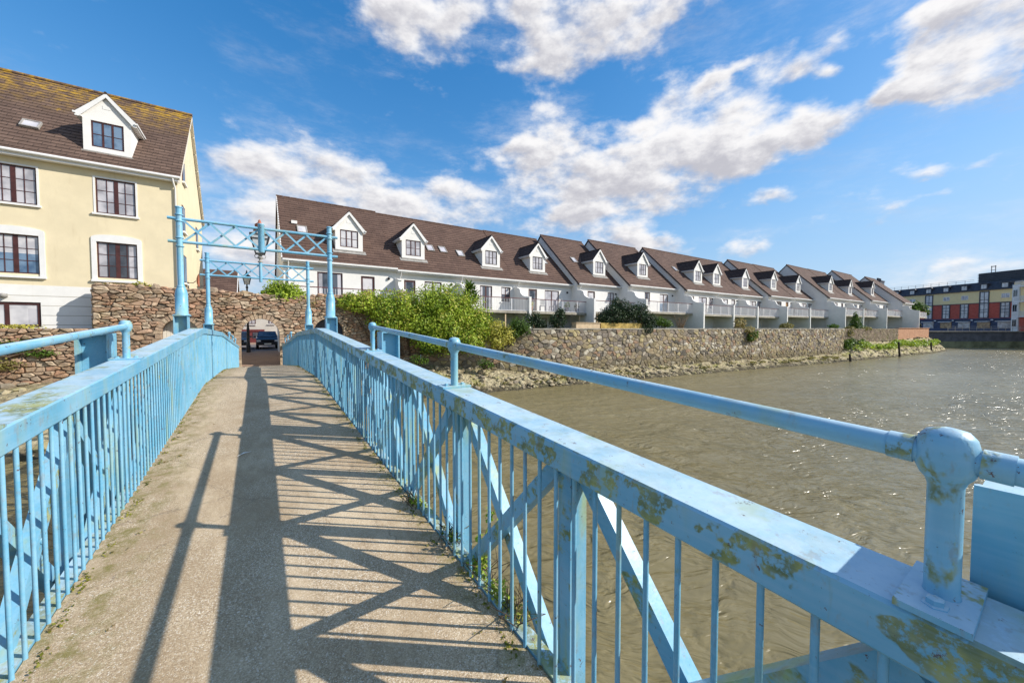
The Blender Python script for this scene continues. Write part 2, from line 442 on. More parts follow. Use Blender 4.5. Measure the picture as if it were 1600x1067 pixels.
PYL = [.0, 4.97, 9.55, 14.2, 18.9, 23.5]
def railing(sgn, xi, label):
    xo = xi + sgn*.21; lo, hi = min(xi, xo), max(xi, xo); xm = (xi+xo)/2
    root = thing('bridge_railing', label, 'railing', (xm, 11, deck_z(11)), 'railings along the footbridge')
    m = MB(); c = .008
    m.sweep([(lo+c, 0), (hi-c, 0), (hi, -c), (hi, -.12+c), (hi-c, -.12), (lo+c, -.12), (lo, -.12+c), (lo, -c)], ypath(rail_z))
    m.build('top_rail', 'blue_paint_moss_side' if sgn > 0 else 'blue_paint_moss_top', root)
    m = MB(); a, b = (1.085, 1.165) if sgn > 0 else (-1.015, -.935)
    m.sweep([(a, .012), (b, .012), (b, -.02), (a, -.02)], ypath(deck_z))
    m.build('toe_plate', 'blue_paint_algae', root)
    m = MB(); a, b = (1.17, 1.29) if sgn > 0 else (-1.14, -1.02)
    m.sweep([(a, -.27), (b, -.27), (b, -.36), (a, -.36)], ypath(deck_z))
    m.build('bottom_chord', 'blue_paint_algae', root)
    # balusters
    xb = xi + sgn*.028; pitch = .117
    ys = [Y0 + .06 + pitch*k for k in range(int((Y1-Y0-.1)/pitch))]
    start = .15 if sgn > 0 else 1.9
    near = [y for y in ys if y >= start][:100]; rest = [y for y in ys if y not in near]
    pm = MB(); pm.tube([(0,0,-.002), (0,0,1.003)], .0095, 8, cap=False)
    proto = None
    for y in near:
        if proto is None:
            proto = pm.build('baluster', 'blue_paint', root, local=True); o = proto
        else:
            o = proto.copy(); col.objects.link(o); o.parent = root
        o.location = Vector((xb, y, deck_z(y))) - root.location
    m = MB()
    for y in rest: m.tube([(xb, y, deck_z(y)-.002), (xb, y, deck_z(y)+1.003)], .0095, 6, cap=False)
    o = m.build('baluster', 'blue_paint', root); o['kind'] = 'stuff'
    # truss posts and cross braces, panel by panel
    pan = 1.1675; k0 = -2; y = .12 + pan*k0; tops = []
    while y < Y1 - .1:
        tops.append(y); y += pan
    for y in tops:
        m = MB(); z0, z1 = deck_z(y)-.268, rail_z(y)-.121
        xc = xm + sgn*.052
        m.box(xc-.05, xc+.05, y-.042, y-.032, z0, z1); m.box(xc-.05, xc+.05, y+.032, y+.042, z0, z1)
        m.box(xc-.049, xc-.040, y-.031, y+.031, z0, z1)
        m.box(xc-.075, xc+.075, y-.07, y+.07, z0, z0+.012)
        m.build('truss_post', 'blue_paint_streaked', root)
    for a, b in zip(tops, tops[1:]):
        m = MB()
        za0, za1, zb0, zb1 = deck_z(a)-.22, rail_z(a)-.16, deck_z(b)-.22, rail_z(b)-.16
        for (p, q, dx) in (((a+.05, za1), (b-.05, zb0), -.032), ((a+.05, za0), (b-.05, zb1), .032)):
            x = xm + sgn*.048 + dx
            m.bar((x, p[0], p[1]), (x, q[0], q[1]), .075, .066, (1,0,0))
        yc = (a+b)/2; zc = (za0+za1+zb0+zb1)/4
        m.tube([(xm+sgn*.048-.07, yc, zc), (xm+sgn*.048+.07, yc, zc)], .016, 8)
        m.build('cross_brace', 'blue_paint_streaked', root)
    # stub columns outside the rail
    for i, y in enumerate(PYL):
        if sgn > 0: x0, x1 = (1.285, 1.51) if i in (0,1,4,5) else (1.27, 1.50)
        else: x0, x1 = (-1.345, -1.13) if i in (0,1,4,5) else (-1.34, -1.125)
        m = MB(); zt = rail_z(y)+.225; zb = deck_z(y)-.5
        m.box(x0, x0+.016, y-.11, y+.11, zb, zt); m.box(x1-.016, x1, y-.11, y+.11, zb, zt)
        m.box(x0+.017, x1-.017, y-.009, y+.009, zb, zt-.002)
        m.box(x0+.017, x1-.017, y-.10, y+.10, zt-.014, zt-.003)
        m.build('stub_column', 'blue_paint_clean', root)
    # handrail tubes with newels
    for grp in ((-2.2, .135, 2.46, 4.79), (18.95, 21.25, 23.55)):
        m = MB(); pts = [(xm, y, rail_z(y)+.298) for y in grp]
        m.tube(pts, .0255, 14)
        hr = m.build('handrail', 'blue_paint', root)
        for y in grp:
            z = rail_z(y); m = MB()
            sl = (rail_z(y+.1)-rail_z(y-.1))/.2
            pv = [(xm+a*.108, y+b*.052, z+.001+b*.052*sl+h) for h in (0, .013) for a, b in ((-1,-1),(1,-1),(1,1),(-1,1))]
            m.add(pv, [(0,3,2,1),(4,5,6,7),(0,1,5,4),(1,2,6,5),(2,3,7,6),(3,0,4,7)])
            m.lathe((xm, y, z+.01), [(.0285, 0), (.0275, .006), (.0262, .010), (.0262, .228), (.030, .240), (.038, .250), (.0445, .266), (.046, .286), (.0455, .306), (.041, .326), (.030, .340), (.010, .346)], 20)
            m.tube([(xm, y-.085, z+.298-.085*sl), (xm, y-.045, z+.298-.045*sl)], .0285, 14); m.tube([(xm, y+.045, z+.298+.045*sl), (xm, y+.085, z+.298+.085*sl)], .0285, 14)
            for bx, by in ((-.062, 0), (.062, 0)):
                m.lathe((xm+bx, y+by, z+.012+by*sl), [(.021, 0), (.020, .004), (.014, .005), (.014, .015), (.008, .018)], 6, smooth=False)
            m.build('newel_post', 'blue_paint_moss_base', hr)
    return root
railing(1, 1.05, 'blue steel bridge railing on the open river side, moss patches along its top rail')
railing(-1, -.9, 'blue steel bridge railing on the yellow house side of the walkway')

def gantry(y, lab, lantern):
    xl, xr = -1.225, 1.375; b = rail_z(y)+.228
    root = thing('overhead_frame', lab, 'frame', ((xl+xr)/2, y, b), 'overhead lattice frames across the footbridge')
    zt, zb = E+(2.085 if y < 12 else 1.985), E+(1.65 if y < 12 else 1.56)
    for x in (xl, xr):
        m = MB(); H = zt+.19-b
        m.box(x-.125, x+.125, y-.125, y+.125, b, b+.014)
        m.lathe((x, y, b+.014), [(.125, 0), (.125, .02), (.098, .022), (.098, .40), (.088, .46), (.055, .56), (.05, .58), (.05, H-.05), (.048, H)], 18)
        for zz in (.545, zb-b-.1, zb-b+.06, zt-b-.06, zt-b+.06): m.lathe((x, y, b+zz), [(.058, 0), (.066, .004), (.066, .022), (.058, .026)], 18)
        m.lathe((x, y, b+H+.014), [(.060, 0), (.060, .018), (.03, .03)], 18)
        m.build('post', 'blue_paint', root)
    for z in (zt, zb):
        m = MB(); m.tube([(xl-.17, y, z), (xr+.17, y, z)], .029, 12); m.build('chord', 'blue_paint', root)
    m = MB(); xc = (xl+xr)/2; n = 3
    for (a, c) in ((xl+.06, xc-.04), (xc+.04, xr-.06)):
        for i in range(n):
            p, q = a+(c-a)*i/n, a+(c-a)*(i+1)/n
            m.bar((p, y-.012, zt-.02), (q, y-.012, zb+.02), .036, .014, (0,1,0)); m.bar((p, y+.012, zb+.02), (q, y+.012, zt-.02), .036, .014, (0,1,0))
    m.build('lattice', 'blue_paint', root)
    m = MB()
    if lantern:
        m.lathe((xc, y, zb-.12), [(.04, 0), (.045, .02), (.045, zt-zb+.14), (.045, zt-zb+.2)], 14)
    else:
        m.lathe((xc, y, zb-.06), [(.05, 0), (.058, .02), (.058, zt-zb+.13), (.062, zt-zb+.135), (.062, zt-zb+.155), (.02, zt-zb+.165)], 16)
    m.build('king_post', 'blue_paint', root)
    if lantern:
        l = thing('lantern', 'glass lantern with rusty cap standing on the farther overhead frame', 'lantern', (xc, y, zt+.06))
        z = zt+.06
        m = MB(); m.lathe((xc, y, z), [(.045, 0), (.07, .015), (.07, .04), (.04, .055), (.035, .11), (.075, .14), (.08, .17), (.05, .19), (.045, .22), (.10, .25), (.105, .27)], 14)
        for q in (-1, 1): m.tube([(xc+q*.045, y, z+.12), (xc+q*.13, y, z+.15), (xc+q*.15, y, z+.21), (xc+q*.105, y, z+.25)], .011, 6)
        m.build('bracket', 'lead_flashing', l)
        m = MB(); zb2, zt2 = z+.272, z+.84; r0, r1 = .115, .25
        cs = [(-1,-1),(1,-1),(1,1),(-1,1)]
        m.add([(xc+a*r0*.96, y+c*r0*.96, zb2) for a, c in cs]+[(xc+a*r1*.96, y+c*r1*.96, zt2) for a, c in cs], [(0,1,5,4),(1,2,6,5),(2,3,7,6),(3,0,4,7)])
        m.build('glazing', 'lantern_glass', l)
        m = MB()
        for a, c in cs: m.bar((xc+a*r0, y+c*r0, zb2), (xc+a*r1, y+c*r1, zt2), .022, .022)
        for k in range(4):
            a, c = cs[k], cs[(k+1)%4]
            for f in (0, .78, 1): 
                rr = r0+(r1-r0)*f; zz = zb2+(zt2-zb2)*f; m.bar((xc+a[0]*rr, y+a[1]*rr, zz), (xc+c[0]*rr, y+c[1]*rr, zz), .026, .026)
        m.build('lantern_frame', 'dark_metal', l)
        m = MB(); m.add([(xc+a*.27, y+c*.27, zt2+.014) for a, c in cs]+[(xc+a*.09, y+c*.09, zt2+.12) for a, c in cs], [(0,1,5,4),(1,2,6,5),(2,3,7,6),(3,0,4,7),(4,5,6,7),(3,2,1,0)])
        m.build('lantern_roof', 'lead_flashing', l)
        m = MB(); m.lathe((xc, y, zt2+.12), [(.15, 0), (.18, .015), (.17, .035), (.13, .05), (.125, .19), (.14, .205), (.08, .25), (.045, .28), (.035, .34), (.01, .37)], 12)
        m.build('finial', 'copper_rust', l)
gantry(9.55, 'nearer blue lattice frame on two posts spanning the crest of the footbridge', False)
gantry(14.2, 'farther blue lattice frame carrying the lantern over the footbridge', True)

# ------------------------------------------------------------------ ground, water, bank
def sheet(name, pts, z, mat, label):
    m = MB(); m.add([(x, y, z if not callable(z) else z(x, y)) for x, y in pts], [tuple(range(len(pts)))])
    return struct(m.build(name, mat), label)
sheet('ground', [(-1500,-1500),(1500,-1500),(1500,1500),(-1500,1500)], -1.6, 'soil', 'flat river bed and land reaching the horizon')
sheet('water', [(-400,-400),(420,-400),(420,60),(-400,60)], 0, 'river_water', 'brown rippled river water under the footbridge')
W = [(-70,17.5),(-16,17.4),(-6.2,17.7),(0,20),(7.5,21.2),(12.2,20.3),(18.8,19.7),(33,18.2),(55,15.5),(70,14.3),(92,12.6),(101,12.4)]
T = [(-70,24.5,1.7),(-16,24.5,1.7),(-6.2,24.6,1.7),(0,24.95,1.85),(7.5,24.95,1.7),(12.2,23.9,1.35),(18.8,21.6,.9),(33,20.2,.8),(55,17.6,.75),(63,16.9,.85),(66,16.6,2.2),(92,14.7,2.5),(101,14.4,2.5)]
def bank():
    m = MB(); rows = []
    xs = [-70+2*i for i in range(27)] + [-16+.35*i for i in range(int(117/.35)+1)]
    rnd = random.Random(3)
    for x in xs:
        yw = lerp_path(W, x); yt = lerp_path([(a, b) for a, b, c in T], x)+.25; zt = lerp_path([(a, c) for a, b, c in T], x)
        row = []
        K = 9
        for k in range(K+1):
            f = k/K; y = yw-1.4+(yt-yw+1.4)*f
            g = (y-yw)/(yt-yw)
            z = g*.5 if g < 0 else zt*(g**.75)
            if 0 < k < K: z += rnd.uniform(-.09, .09); y += rnd.uniform(-.1, .1)
            row.append((x+rnd.uniform(-.08, .08), y, z))
        rows.append(row)
    # round off the point
    cx, cy = 101, 20
    for i in range(1, 9):
        a = i/8*math.pi/2; row = []
        for k in range(10):
            f = k/9; rr = 9.0-(5.6-1.0)*f*.55
            p = (cx+rr*math.sin(a)*.9, cy-(cy-12.4+1.4)*math.cos(a)*(1-f*.42), (f-.45)*(4.5 if f > .45 else 1.2))
            row.append((p[0]+rnd.uniform(-.1,.1), p[1]+rnd.uniform(-.1,.1), min(p[2], 2.5)))
        rows.append(row)
    rows.append([(r[0], 60, r[2]) for r in rows[-1]])
    n = 10; vs = [p for r in rows for p in r]; fs = []
    for i in range(len(rows)-1):
        for k in range(n-1): fs.append((i*n+k, (i+1)*n+k, (i+1)*n+k+1, i*n+k+1))
    m.add(vs, fs, 0, True)
    struct(m.build('river_bank', 'bank_mud'), 'sloping muddy rubble bank below the stone walls')
bank()
def rock(m, c, r, rnd):
    t = (1+5**.5)/2
    vs = [(-1,t,0),(1,t,0),(-1,-t,0),(1,-t,0),(0,-1,t),(0,1,t),(0,-1,-t),(0,1,-t),(t,0,-1),(t,0,1),(-t,0,-1),(-t,0,1)]
    fs = [(0,11,5),(0,5,1),(0,1,7),(0,7,10),(0,10,11),(1,5,9),(5,11,4),(11,10,2),(10,7,6),(7,1,8),(3,9,4),(3,4,2),(3,2,6),(3,6,8),(3,8,9),(4,9,5),(2,4,11),(6,2,10),(8,6,7),(9,8,1)]
    sx, sy, sz = (rnd.uniform(.7,1.3)*r/1.9 for _ in range(3)); sz *= .65; a = rnd.uniform(0, 6.3); ca, sa = math.cos(a), math.sin(a)
    out = []
    for x, y, z in vs:
        k = rnd.uniform(.75, 1.2); x, y, z = x*sx*k, y*sy*k, z*sz*k
        out.append((c[0]+x*ca-y*sa, c[1]+x*sa+y*ca, c[2]+z))
    m.add(out, fs)
def rocks():
    rnd = random.Random(11); m = MB()
    for i in range(1700):
        x = rnd.uniform(-18, 34) if i < 1250 else rnd.uniform(34, 101)
        yw = lerp_path(W, x); yt = lerp_path([(a, b) for a, b, c in T], x); zt = lerp_path([(a, c) for a, b, c in T], x)
        g = rnd.random()**(1.6 if x > 14 else 1.1)
        rock(m, (x, yw+(yt-yw)*g, zt*(g**.75)+rnd.uniform(-.04,.03)), rnd.choice([.07,.09,.11,.14,.17,.22]) * (1.5 if x < -3 and rnd.random() < .25 else 1), rnd)
    o = m.build('bank_rubble', 'bank_rock'); tag(o, 'loose rubble stones strewn over the river bank', 'rubble', kind='stuff')
rocks()
GZ = E-.32
Q = [(9,24.95),(16.5,21.9),(18.8,21.5),(33,20.1),(55,17.5),(63.7,16.75),(83,15.1),(100,14.3)]
sheet('garden_ground', [(9,25.0)]+[(x, y+.3) for x, y in Q[1:]]+[(103,14.8),(107,20),(109,60),(9,60)], GZ, 'garden_grass', 'raised ground of the terrace gardens behind the quay wall')
def cz(x, y): return E-2.075+max(0, min(1, (y-25.5)/12))*.22
m = MB()
ys = [25.0, 25.5, 31, 37.5, 80]
for a, b in zip(ys, ys[1:]): m.quad((-40,a,cz(0,a)), (8.8,a,cz(0,a)), (8.8,b,cz(0,b)), (-40,b,cz(0,b)))
struct(m.build('courtyard', 'paving_brick'), 'brown brick paving of the lane beyond the arch')
sheet('road', [(-40,37.2),(8.7,37.2),(8.7,52),(-40,52)], lambda x, y: cz(x, y)+.006, 'road_asphalt', 'asphalt parking road beyond the arch')
sheet('yard', [(-60,24.85),(-6.4,24.85),(-6.4,26.3),(-60,26.3)], E-.12, 'soil', 'narrow yard in front of the yellow house')

# ------------------------------------------------------------------ stone walls
def stones(m, p0, p1, zb, zt, w, h, rnd, skip=None, prot=(.015, .07), gap=.012, jit=.2, mi=0):
    """stones laid on the face from p0 to p1 (outward normal to the right of p0->p1)"""
    d = Vector((p1[0]-p0[0], p1[1]-p0[1], 0)); L = d.length; d.normalize(); n = Vector((d.y, -d.x, 0))
    z = zb
    while z < zt-.03:
        hh = min(h*rnd.uniform(.55, 1.5), zt-z)
        if zt-z-hh < h*.4: hh = zt-z
        s = -rnd.uniform(0, w*.5)
        while s < L:
            ww = w*rnd.uniform(.45, 1.7); a, b = max(0, s), min(L, s+ww)
            s += ww
            if b-a < .05: continue
            # now and then a course is split into two thin stones
            rows = [(z, z+hh)]
            if hh > h*1.05 and rnd.random() < .35: k = rnd.uniform(.35, .65); rows = [(z, z+hh*k), (z+hh*k, z+hh)]
            for (r0, r1) in rows:
                if skip and skip((a+b)/2, (r0+r1)/2, a, b): continue
                pr = rnd.uniform(*prot); j = jit*min(hh, ww)
                c = [(a+gap, r0+gap), (b-gap, r0+gap), (b-gap, r1-gap), (a+gap, r1-gap)]
                c = [(max(0, min(L, x+rnd.uniform(-j, j)*.5)), max(zb, min(zt+.03, y+rnd.uniform(-j, j)*.5))) for x, y in c]
                cx = sum(x for x, y in c)/4; cy = sum(y for x, y in c)/4
                outer = [(x, y, -.01) for x, y in c]
                mid = [(x, y, pr*rnd.uniform(.45, .75)) for x, y in c]
                top = [(cx+(x-cx)*.72, cy+(y-cy)*.66, pr*rnd.uniform(.85, 1.15)) for x, y in c]
                vs = [Vector((p0[0], p0[1], 0))+d*x+Vector((0,0,y))+n*o for x, y, o in outer+mid+top]
                fs = [(8,9,10,11)]
                for k in range(4):
                    q = (k+1)%4; fs += [(k, q, q+4, k+4), (k+4, q+4, q+8, k+8)]
                m.add(vs, fs, mi)
        z += hh

def rubble(m, line, zb, zt, w, h, rnd, skip=None, prot=(.02,.1), gap=.012, jit=.8, drop=.18, chamfer=.16):
    """irregular fitted stones (a jittered cell pattern) over the face of a wall that follows the line"""
    P = [Vector((x, y, 0)) for x, y in line]; cum = [0]
    for a, b in zip(P, P[1:]): cum.append(cum[-1]+(b-a).length)
    L = cum[-1]; H = zt-zb
    def at(s, z, o):
        s = min(max(s, 0), L); k = 0
        while k < len(P)-2 and s > cum[k+1]: k += 1
        d = (P[k+1]-P[k]).normalized(); q = P[k]+d*(s-cum[k]); return (q.x+d.y*o, q.y-d.x*o, z)
    nx, nz = max(1, round(L/w)), max(1, round(H/h)); sx, sz = L/nx, H/nz; pts = {}
    for j in range(nz):
        for i in range(nx):
            if rnd.random() < drop: continue
            pts[(i, j)] = (i+.5+(.25 if j % 2 else -.25)+rnd.uniform(-.5,.5)*jit, j+.5+rnd.uniform(-.5,.5)*jit)
    for (i, j), c in pts.items():
        poly = [(max(0, c[0]-2.2), max(0, c[1]-2.2)), (min(nx, c[0]+2.2), max(0, c[1]-2.2)), (min(nx, c[0]+2.2), min(nz, c[1]+2.2)), (max(0, c[0]-2.2), min(nz, c[1]+2.2))]
        for di in (-3,-2,-1,0,1,2,3):
            for dj in (-3,-2,-1,0,1,2,3):
                q = pts.get((i+di, j+dj))
                if q is None or (di == 0 and dj == 0): continue
                mx_, mz_ = (c[0]+q[0])/2, (c[1]+q[1])/2; dx, dz = q[0]-c[0], q[1]-c[1]; out = []
                for k in range(len(poly)):
                    A, B = poly[k], poly[(k+1) % len(poly)]
                    fa = (A[0]-mx_)*dx+(A[1]-mz_)*dz; fb = (B[0]-mx_)*dx+(B[1]-mz_)*dz
                    if fa <= 0: out.append(A)
                    if fa*fb < 0: f = fa/(fa-fb); out.append((A[0]+(B[0]-A[0])*f, A[1]+(B[1]-A[1])*f))
                poly = out
                if len(poly) < 3: break
            if len(poly) < 3: break
        if len(poly) < 3: continue
        poly = [(a*sx, zb+b*sz) for a, b in poly]
        cx = sum(a for a, b in poly)/len(poly); cz_ = sum(b for a, b in poly)/len(poly)
        if skip and skip(cx, cz_, min(a for a, b in poly), max(a for a, b in poly)): continue
        ring = []
        for k in range(len(poly)):
            A, B, C = poly[k-1], poly[k], poly[(k+1) % len(poly)]
            for O in (A, C): ring.append((B[0]+(O[0]-B[0])*chamfer, B[1]+(O[1]-B[1])*chamfer))
        R2 = []
        for a, b in ring:
            d = math.hypot(a-cx, b-cz_); f = max(.3, 1-gap*rnd.uniform(.5, 1.6)/max(d, .02)); R2.append((cx+(a-cx)*f, cz_+(b-cz_)*f))
        pr = rnd.uniform(*prot); n = len(R2); tx, tz = rnd.uniform(-.3,.3), rnd.uniform(-.35,.35)
        vs = [at(a, b, -.02) for a, b in R2]+[at(a, b, pr*rnd.uniform(.45,.75)) for a, b in R2]+[at(cx+(a-cx)*.74, cz_+(b-cz_)*.70, pr*(1+tx*(a-cx)/w+tz*(b-cz_)/h)*rnd.uniform(.9,1.12)) for a, b in R2]
        fs = [tuple(range(2*n, 3*n))]
        for k in range(n):
            q = (k+1) % n; fs += [(k, q, q+n, k+n), (k+n, q+n, q+2*n, k+2*n)]
        m.add(vs, fs)

# wall with the three arches
AY = 25.0
ARCH = [(-3.28, .74, E+.47, E-1.9), (.07, .9, E+.53, E-2.1), (3.5, .82, E+.6, E-1.9)]      # centre x, radius, crown z, foot z
def wall_top(x):
    return E + lerp_path([(-6.3, 1.99), (-3, 1.94), (-1, 1.86), (0, 1.80), (1.5, 1.72), (3, 1.9), (5, 2.0), (7, 1.8), (9.2, .9)], x)
def arch_top(x):
    for cx, r, zc, zf in ARCH:
        if abs(x-cx) < r-.001: return zc-r+math.sqrt(r*r-(x-cx)**2), zf
    return None
def arch_wall():
    root = thing('arch_wall', 'old reddish rubble wall with three arches at the end of the footbridge', 'stone wall', (0, AY+.3, E-2.6))
    rnd = random.Random(5)
    m = MB(); xs = [-6.3+.1*i for i in range(156)]
    for cx, r, zc, zf in ARCH: xs += [cx-r, cx+r, cx-r*.97, cx+r*.97]
    xs = sorted(set(round(x, 4) for x in xs)); y0, y1 = AY, AY+.6; base = E-2.9
    tops = {x: wall_top(x)+rnd.uniform(-.05, .05) for x in xs}
    for a, b in zip(xs, xs[1:]):
        if b-a < 1e-4: continue
        h = arch_top((a+b)/2)
        ta, tb = tops[a], tops[b]
        def col4(za, zb, za2, zb2):
            m.quad((a,y0,za),(b,y0,zb),(b,y0,zb2),(a,y0,za2)); m.quad((a,y1,za),(b,y1,zb),(b,y1,zb2),(a,y1,za2))
        if h:
            def az(x):
                hh = arch_top(x); 
                if hh: return hh[0]
                for cx, r, zc, zf in ARCH:
                    if abs(abs(x-cx)-r) < .02: return zc-r
                return h[0]
            za, zb = az(a), az(b)
            col4(za, zb, ta, tb); m.quad((a,y0,za),(b,y0,zb),(b,y1,zb),(a,y1,za))
            col4(base, base, h[1], h[1])
        else: col4(base, base, ta, tb)
        m.quad((a,y0,ta),(b,y0,tb),(b,y1,tb),(a,y1,ta))
    for cx, r, zc, zf in ARCH:
        for s in (-1, 1): m.quad((cx+s*r,y0,zf),(cx+s*r,y1,zf),(cx+s*r,y1,zc-r),(cx+s*r,y0,zc-r))
    x = -6.3; m.quad((x,y0,base),(x,y1,base),(x,y1,tops[x]),(x,y0,tops[x]))
    body = m.build('wall_core', 'arch_mortar', root)
    def skip(s, z, a, b):
        x = s-6.3
        if z > wall_top(x)-.02: return True
        for cx, r, zc, zf in ARCH:
            dx = x-cx; zz = z-(zc-r)
            if zf < z and ((zz > 0 and dx*dx+zz*zz < (r+.26)**2) or (zz <= 0 and (a-6.3 < cx+r+.02 and b-6.3 > cx-r-.02))): return True
        return False
    m = MB(); rubble(m, [(-6.3, AY), (9.2, AY)], E-2.8, E+2.08, .27, .125, rnd, skip, (.025, .13), .012, .95, .28)
    stones(m, (-6.3, AY+.6), (-6.3, AY), E-2.8, E+1.95, .3, .17, rnd, None, (.02, .07), .006, .25)
    m.build('stonework', 'red_rubble_stone', root)
    # loose coping stones along the top
    m = MB(); x = -6.25
    while x < 8.9:
        w = rnd.uniform(.14, .38); h = rnd.uniform(.05, .14); z = wall_top(x+w/2)-.02
        rock(m, (x+w/2, AY+.18, z+h*.3), w*.75, rnd); rock(m, (x+w/2, AY+.45, z+h*.2), w*.75, rnd); x += w*.8
    m.build('coping', 'red_rubble_stone', root)
    for cx, r, zc, zf in ARCH:
        m = MB(); n = 17; zs = zc-r
        for i in range(n):
            a0, a1 = math.pi*i/n+.012, math.pi*(i+1)/n-.012; ro = r+rnd.uniform(.2, .3); pr = rnd.uniform(.03, .07)
            P = [(cx+q*math.cos(t), zs+q*math.sin(t)) for t, q in ((a0, r-.006), (a1, r-.006), (a1, ro), (a0, ro))]
            m.prism(P, lambda u, v, w: (u, w, v), AY-pr, AY+.3)
        m.build('arch_ring', 'arch_stone', root)
        m = MB()
        for s in (-1, 1):
            z = zf
            while z < zs-.02:
                h = min(rnd.uniform(.16, .3), zs-z); w = rnd.uniform(.2, .34); pr = rnd.uniform(.03, .06)
                x0, x1 = (cx+s*(r-.005), cx+s*(r+w)); m.box(min(x0,x1), max(x0,x1), AY-pr, AY+.35, z+.008, z+h-.008); z += h
        m.build('arch_jamb', 'arch_stone', root)
    return root
arch_wall()
g = thing('boarded_gate', 'cream boarded gate closing the left arch below the yellow house', 'gate', (-3.28, AY+.5, E-1.9))
m = MB()
for i in range(10): m.box(-4.03+i*.15, -4.03+i*.15+.142, AY+.48, AY+.52, E-1.88, E+.6)
m.build('boards', 'gate_cream', g)
m = MB(); m.box(-4.05, -2.5, AY+.521, AY+.56, E-1.5, E-1.38); m.box(-4.05, -2.5, AY+.521, AY+.56, E-.2, E-.08); m.build('ledge', 'gate_cream', g)
g = thing('dark_gate', 'dark gate shut inside the right arch of the rubble wall', 'gate', (3.5, AY+.5, E-1.9))
m = MB()
for i in range(9): m.box(2.66+i*.19, 2.66+i*.19+.182, AY+.42, AY+.46, E-1.88, E+.7)
m.build('boards', 'slate_dark', g)
m = MB(); m.box(2.66, 4.36, AY+.39, AY+.419, E-.9, E-.78); m.build('ledge', 'slate_dark', g)

def stone_run(name, label, pts, zb, zt, w, h, mat, seed, coping=None, mortar='mortar', prot=(.015,.06), thick=.4, jit=.7, drop=.2):
    rnd = random.Random(seed)
    root = thing(name, label, 'wall', (pts[0][0], pts[0][1], zb))
    m = MB(); ms = MB(); mc = MB()
    for a, b in zip(pts, pts[1:]):
        d = Vector((b[0]-a[0], b[1]-a[1], 0)).normalized(); n = Vector((d.y, -d.x, 0))
        A = Vector((a[0], a[1], 0)); B = Vector((b[0], b[1], 0))
        vs = [A, B, B-n*thick, A-n*thick]
        m.add([(v.x, v.y, zb) for v in vs]+[(v.x, v.y, zt) for v in vs], [(0,3,2,1),(4,5,6,7),(0,1,5,4),(1,2,6,5),(2,3,7,6),(3,0,4,7)])
        if coping:
            L = (B-A).length; s = 0
            while s < L-.05:
                q = min(L, s+rnd.uniform(.5, 1.1)); P0 = A+d*(s+.008); P1 = A+d*(q-.008); k = rnd.uniform(.05, .09)
                vs = [P0+n*k, P1+n*k, P1-n*(thick+.04), P0-n*(thick+.04)]; t = rnd.uniform(.085, .115)
                mc.add([(v.x, v.y, zt+.004) for v in vs]+[(v.x, v.y, zt+t) for v in vs], [(0,3,2,1),(4,5,6,7),(0,1,5,4),(1,2,6,5),(2,3,7,6),(3,0,4,7)]); s = q
    rubble(ms, pts, zb+.01, zt, w, h, rnd, None, prot, .017, jit, drop, .08 if mat == 'quay_stone' else .15)
    m.build('wall_core', mortar, root); ms.build('stonework', mat, root)
    if coping: mc.build('coping', coping, root)
    return root
stone_run('quay_wall', 'long tan quay wall of mixed squared stones below the white terrace', [(9.2,24.9),(16.5,21.9),(18.8,21.5),(33,20.1),(55,17.5),(63.7,16.75)], .5, E-.10, .36, .24, 'quay_stone', 21, 'concrete', prot=(.02,.09), jit=.78, drop=.28)
stone_run('old_stone_wall', 'darker weedy stone wall between the tan quay wall and the brick wall', [(63.9,16.95),(74,16.0),(83,15.2)], 1.6, E-.05, .4, .2, 'weedy_stone', 22)
g = thing('brick_wall', 'low orange brick wall at the tip of the promontory', 'wall', (83, 15.15, 2))
m = MB(); m.prism([(83.05,15.2),(100,14.4),(102,16),(101.7,16.3),(99.9,14.75),(83.05,15.55)], lambda u, v, w: (u, v, w), 2.0, E-.02); m.build('brickwork', 'orange_brick', g)
m = MB(); m.prism([(83.0,15.1),(100.05,14.3),(102.15,16),(101.6,16.4),(99.85,14.85),(83.0,15.65)], lambda u, v, w: (u, v, w), E-.015, E+.06); m.build('coping', 'orange_brick', g)
stone_run('embankment_wall', 'low brown rubble embankment wall below the yellow house', [(-40,24.5),(-18,24.5),(-6.35,24.62)], 1.2, E+.0, .27, .14, 'red_rubble_stone', 23, mortar='arch_mortar', prot=(.02,.15), jit=.95, drop=.3)

# ------------------------------------------------------------------ windows, doors, houses
def holed_wall(m, x0, x1, z0, z1, y, holes, depth=.14, mi=0):
    xs = sorted(set([x0, x1]+[h[0] for h in holes]+[h[1] for h in holes])); zs = sorted(set([z0, z1]+[h[2] for h in holes]+[h[3] for h in holes]))
    for a, b in zip(xs, xs[1:]):
        for c, d in zip(zs, zs[1:]):
            cx, cz_ = (a+b)/2, (c+d)/2
            if any(h[0] < cx < h[1] and h[2] < cz_ < h[3] for h in holes): continue
            m.quad((a,y,c),(b,y,c),(b,y,d),(a,y,d), mi)
    for h in holes:
        a, b, c, d = h[:4]; q = y+depth
        m.quad((a,y,c),(a,q,c),(a,q,d),(a,y,d), mi); m.quad((b,y,c),(b,q,c),(b,q,d),(b,y,d), mi)
        m.quad((a,y,d),(b,y,d),(b,q,d),(a,q,d), mi); m.quad((a,y,c),(b,y,c),(b,q,c),(a,q,c), mi)
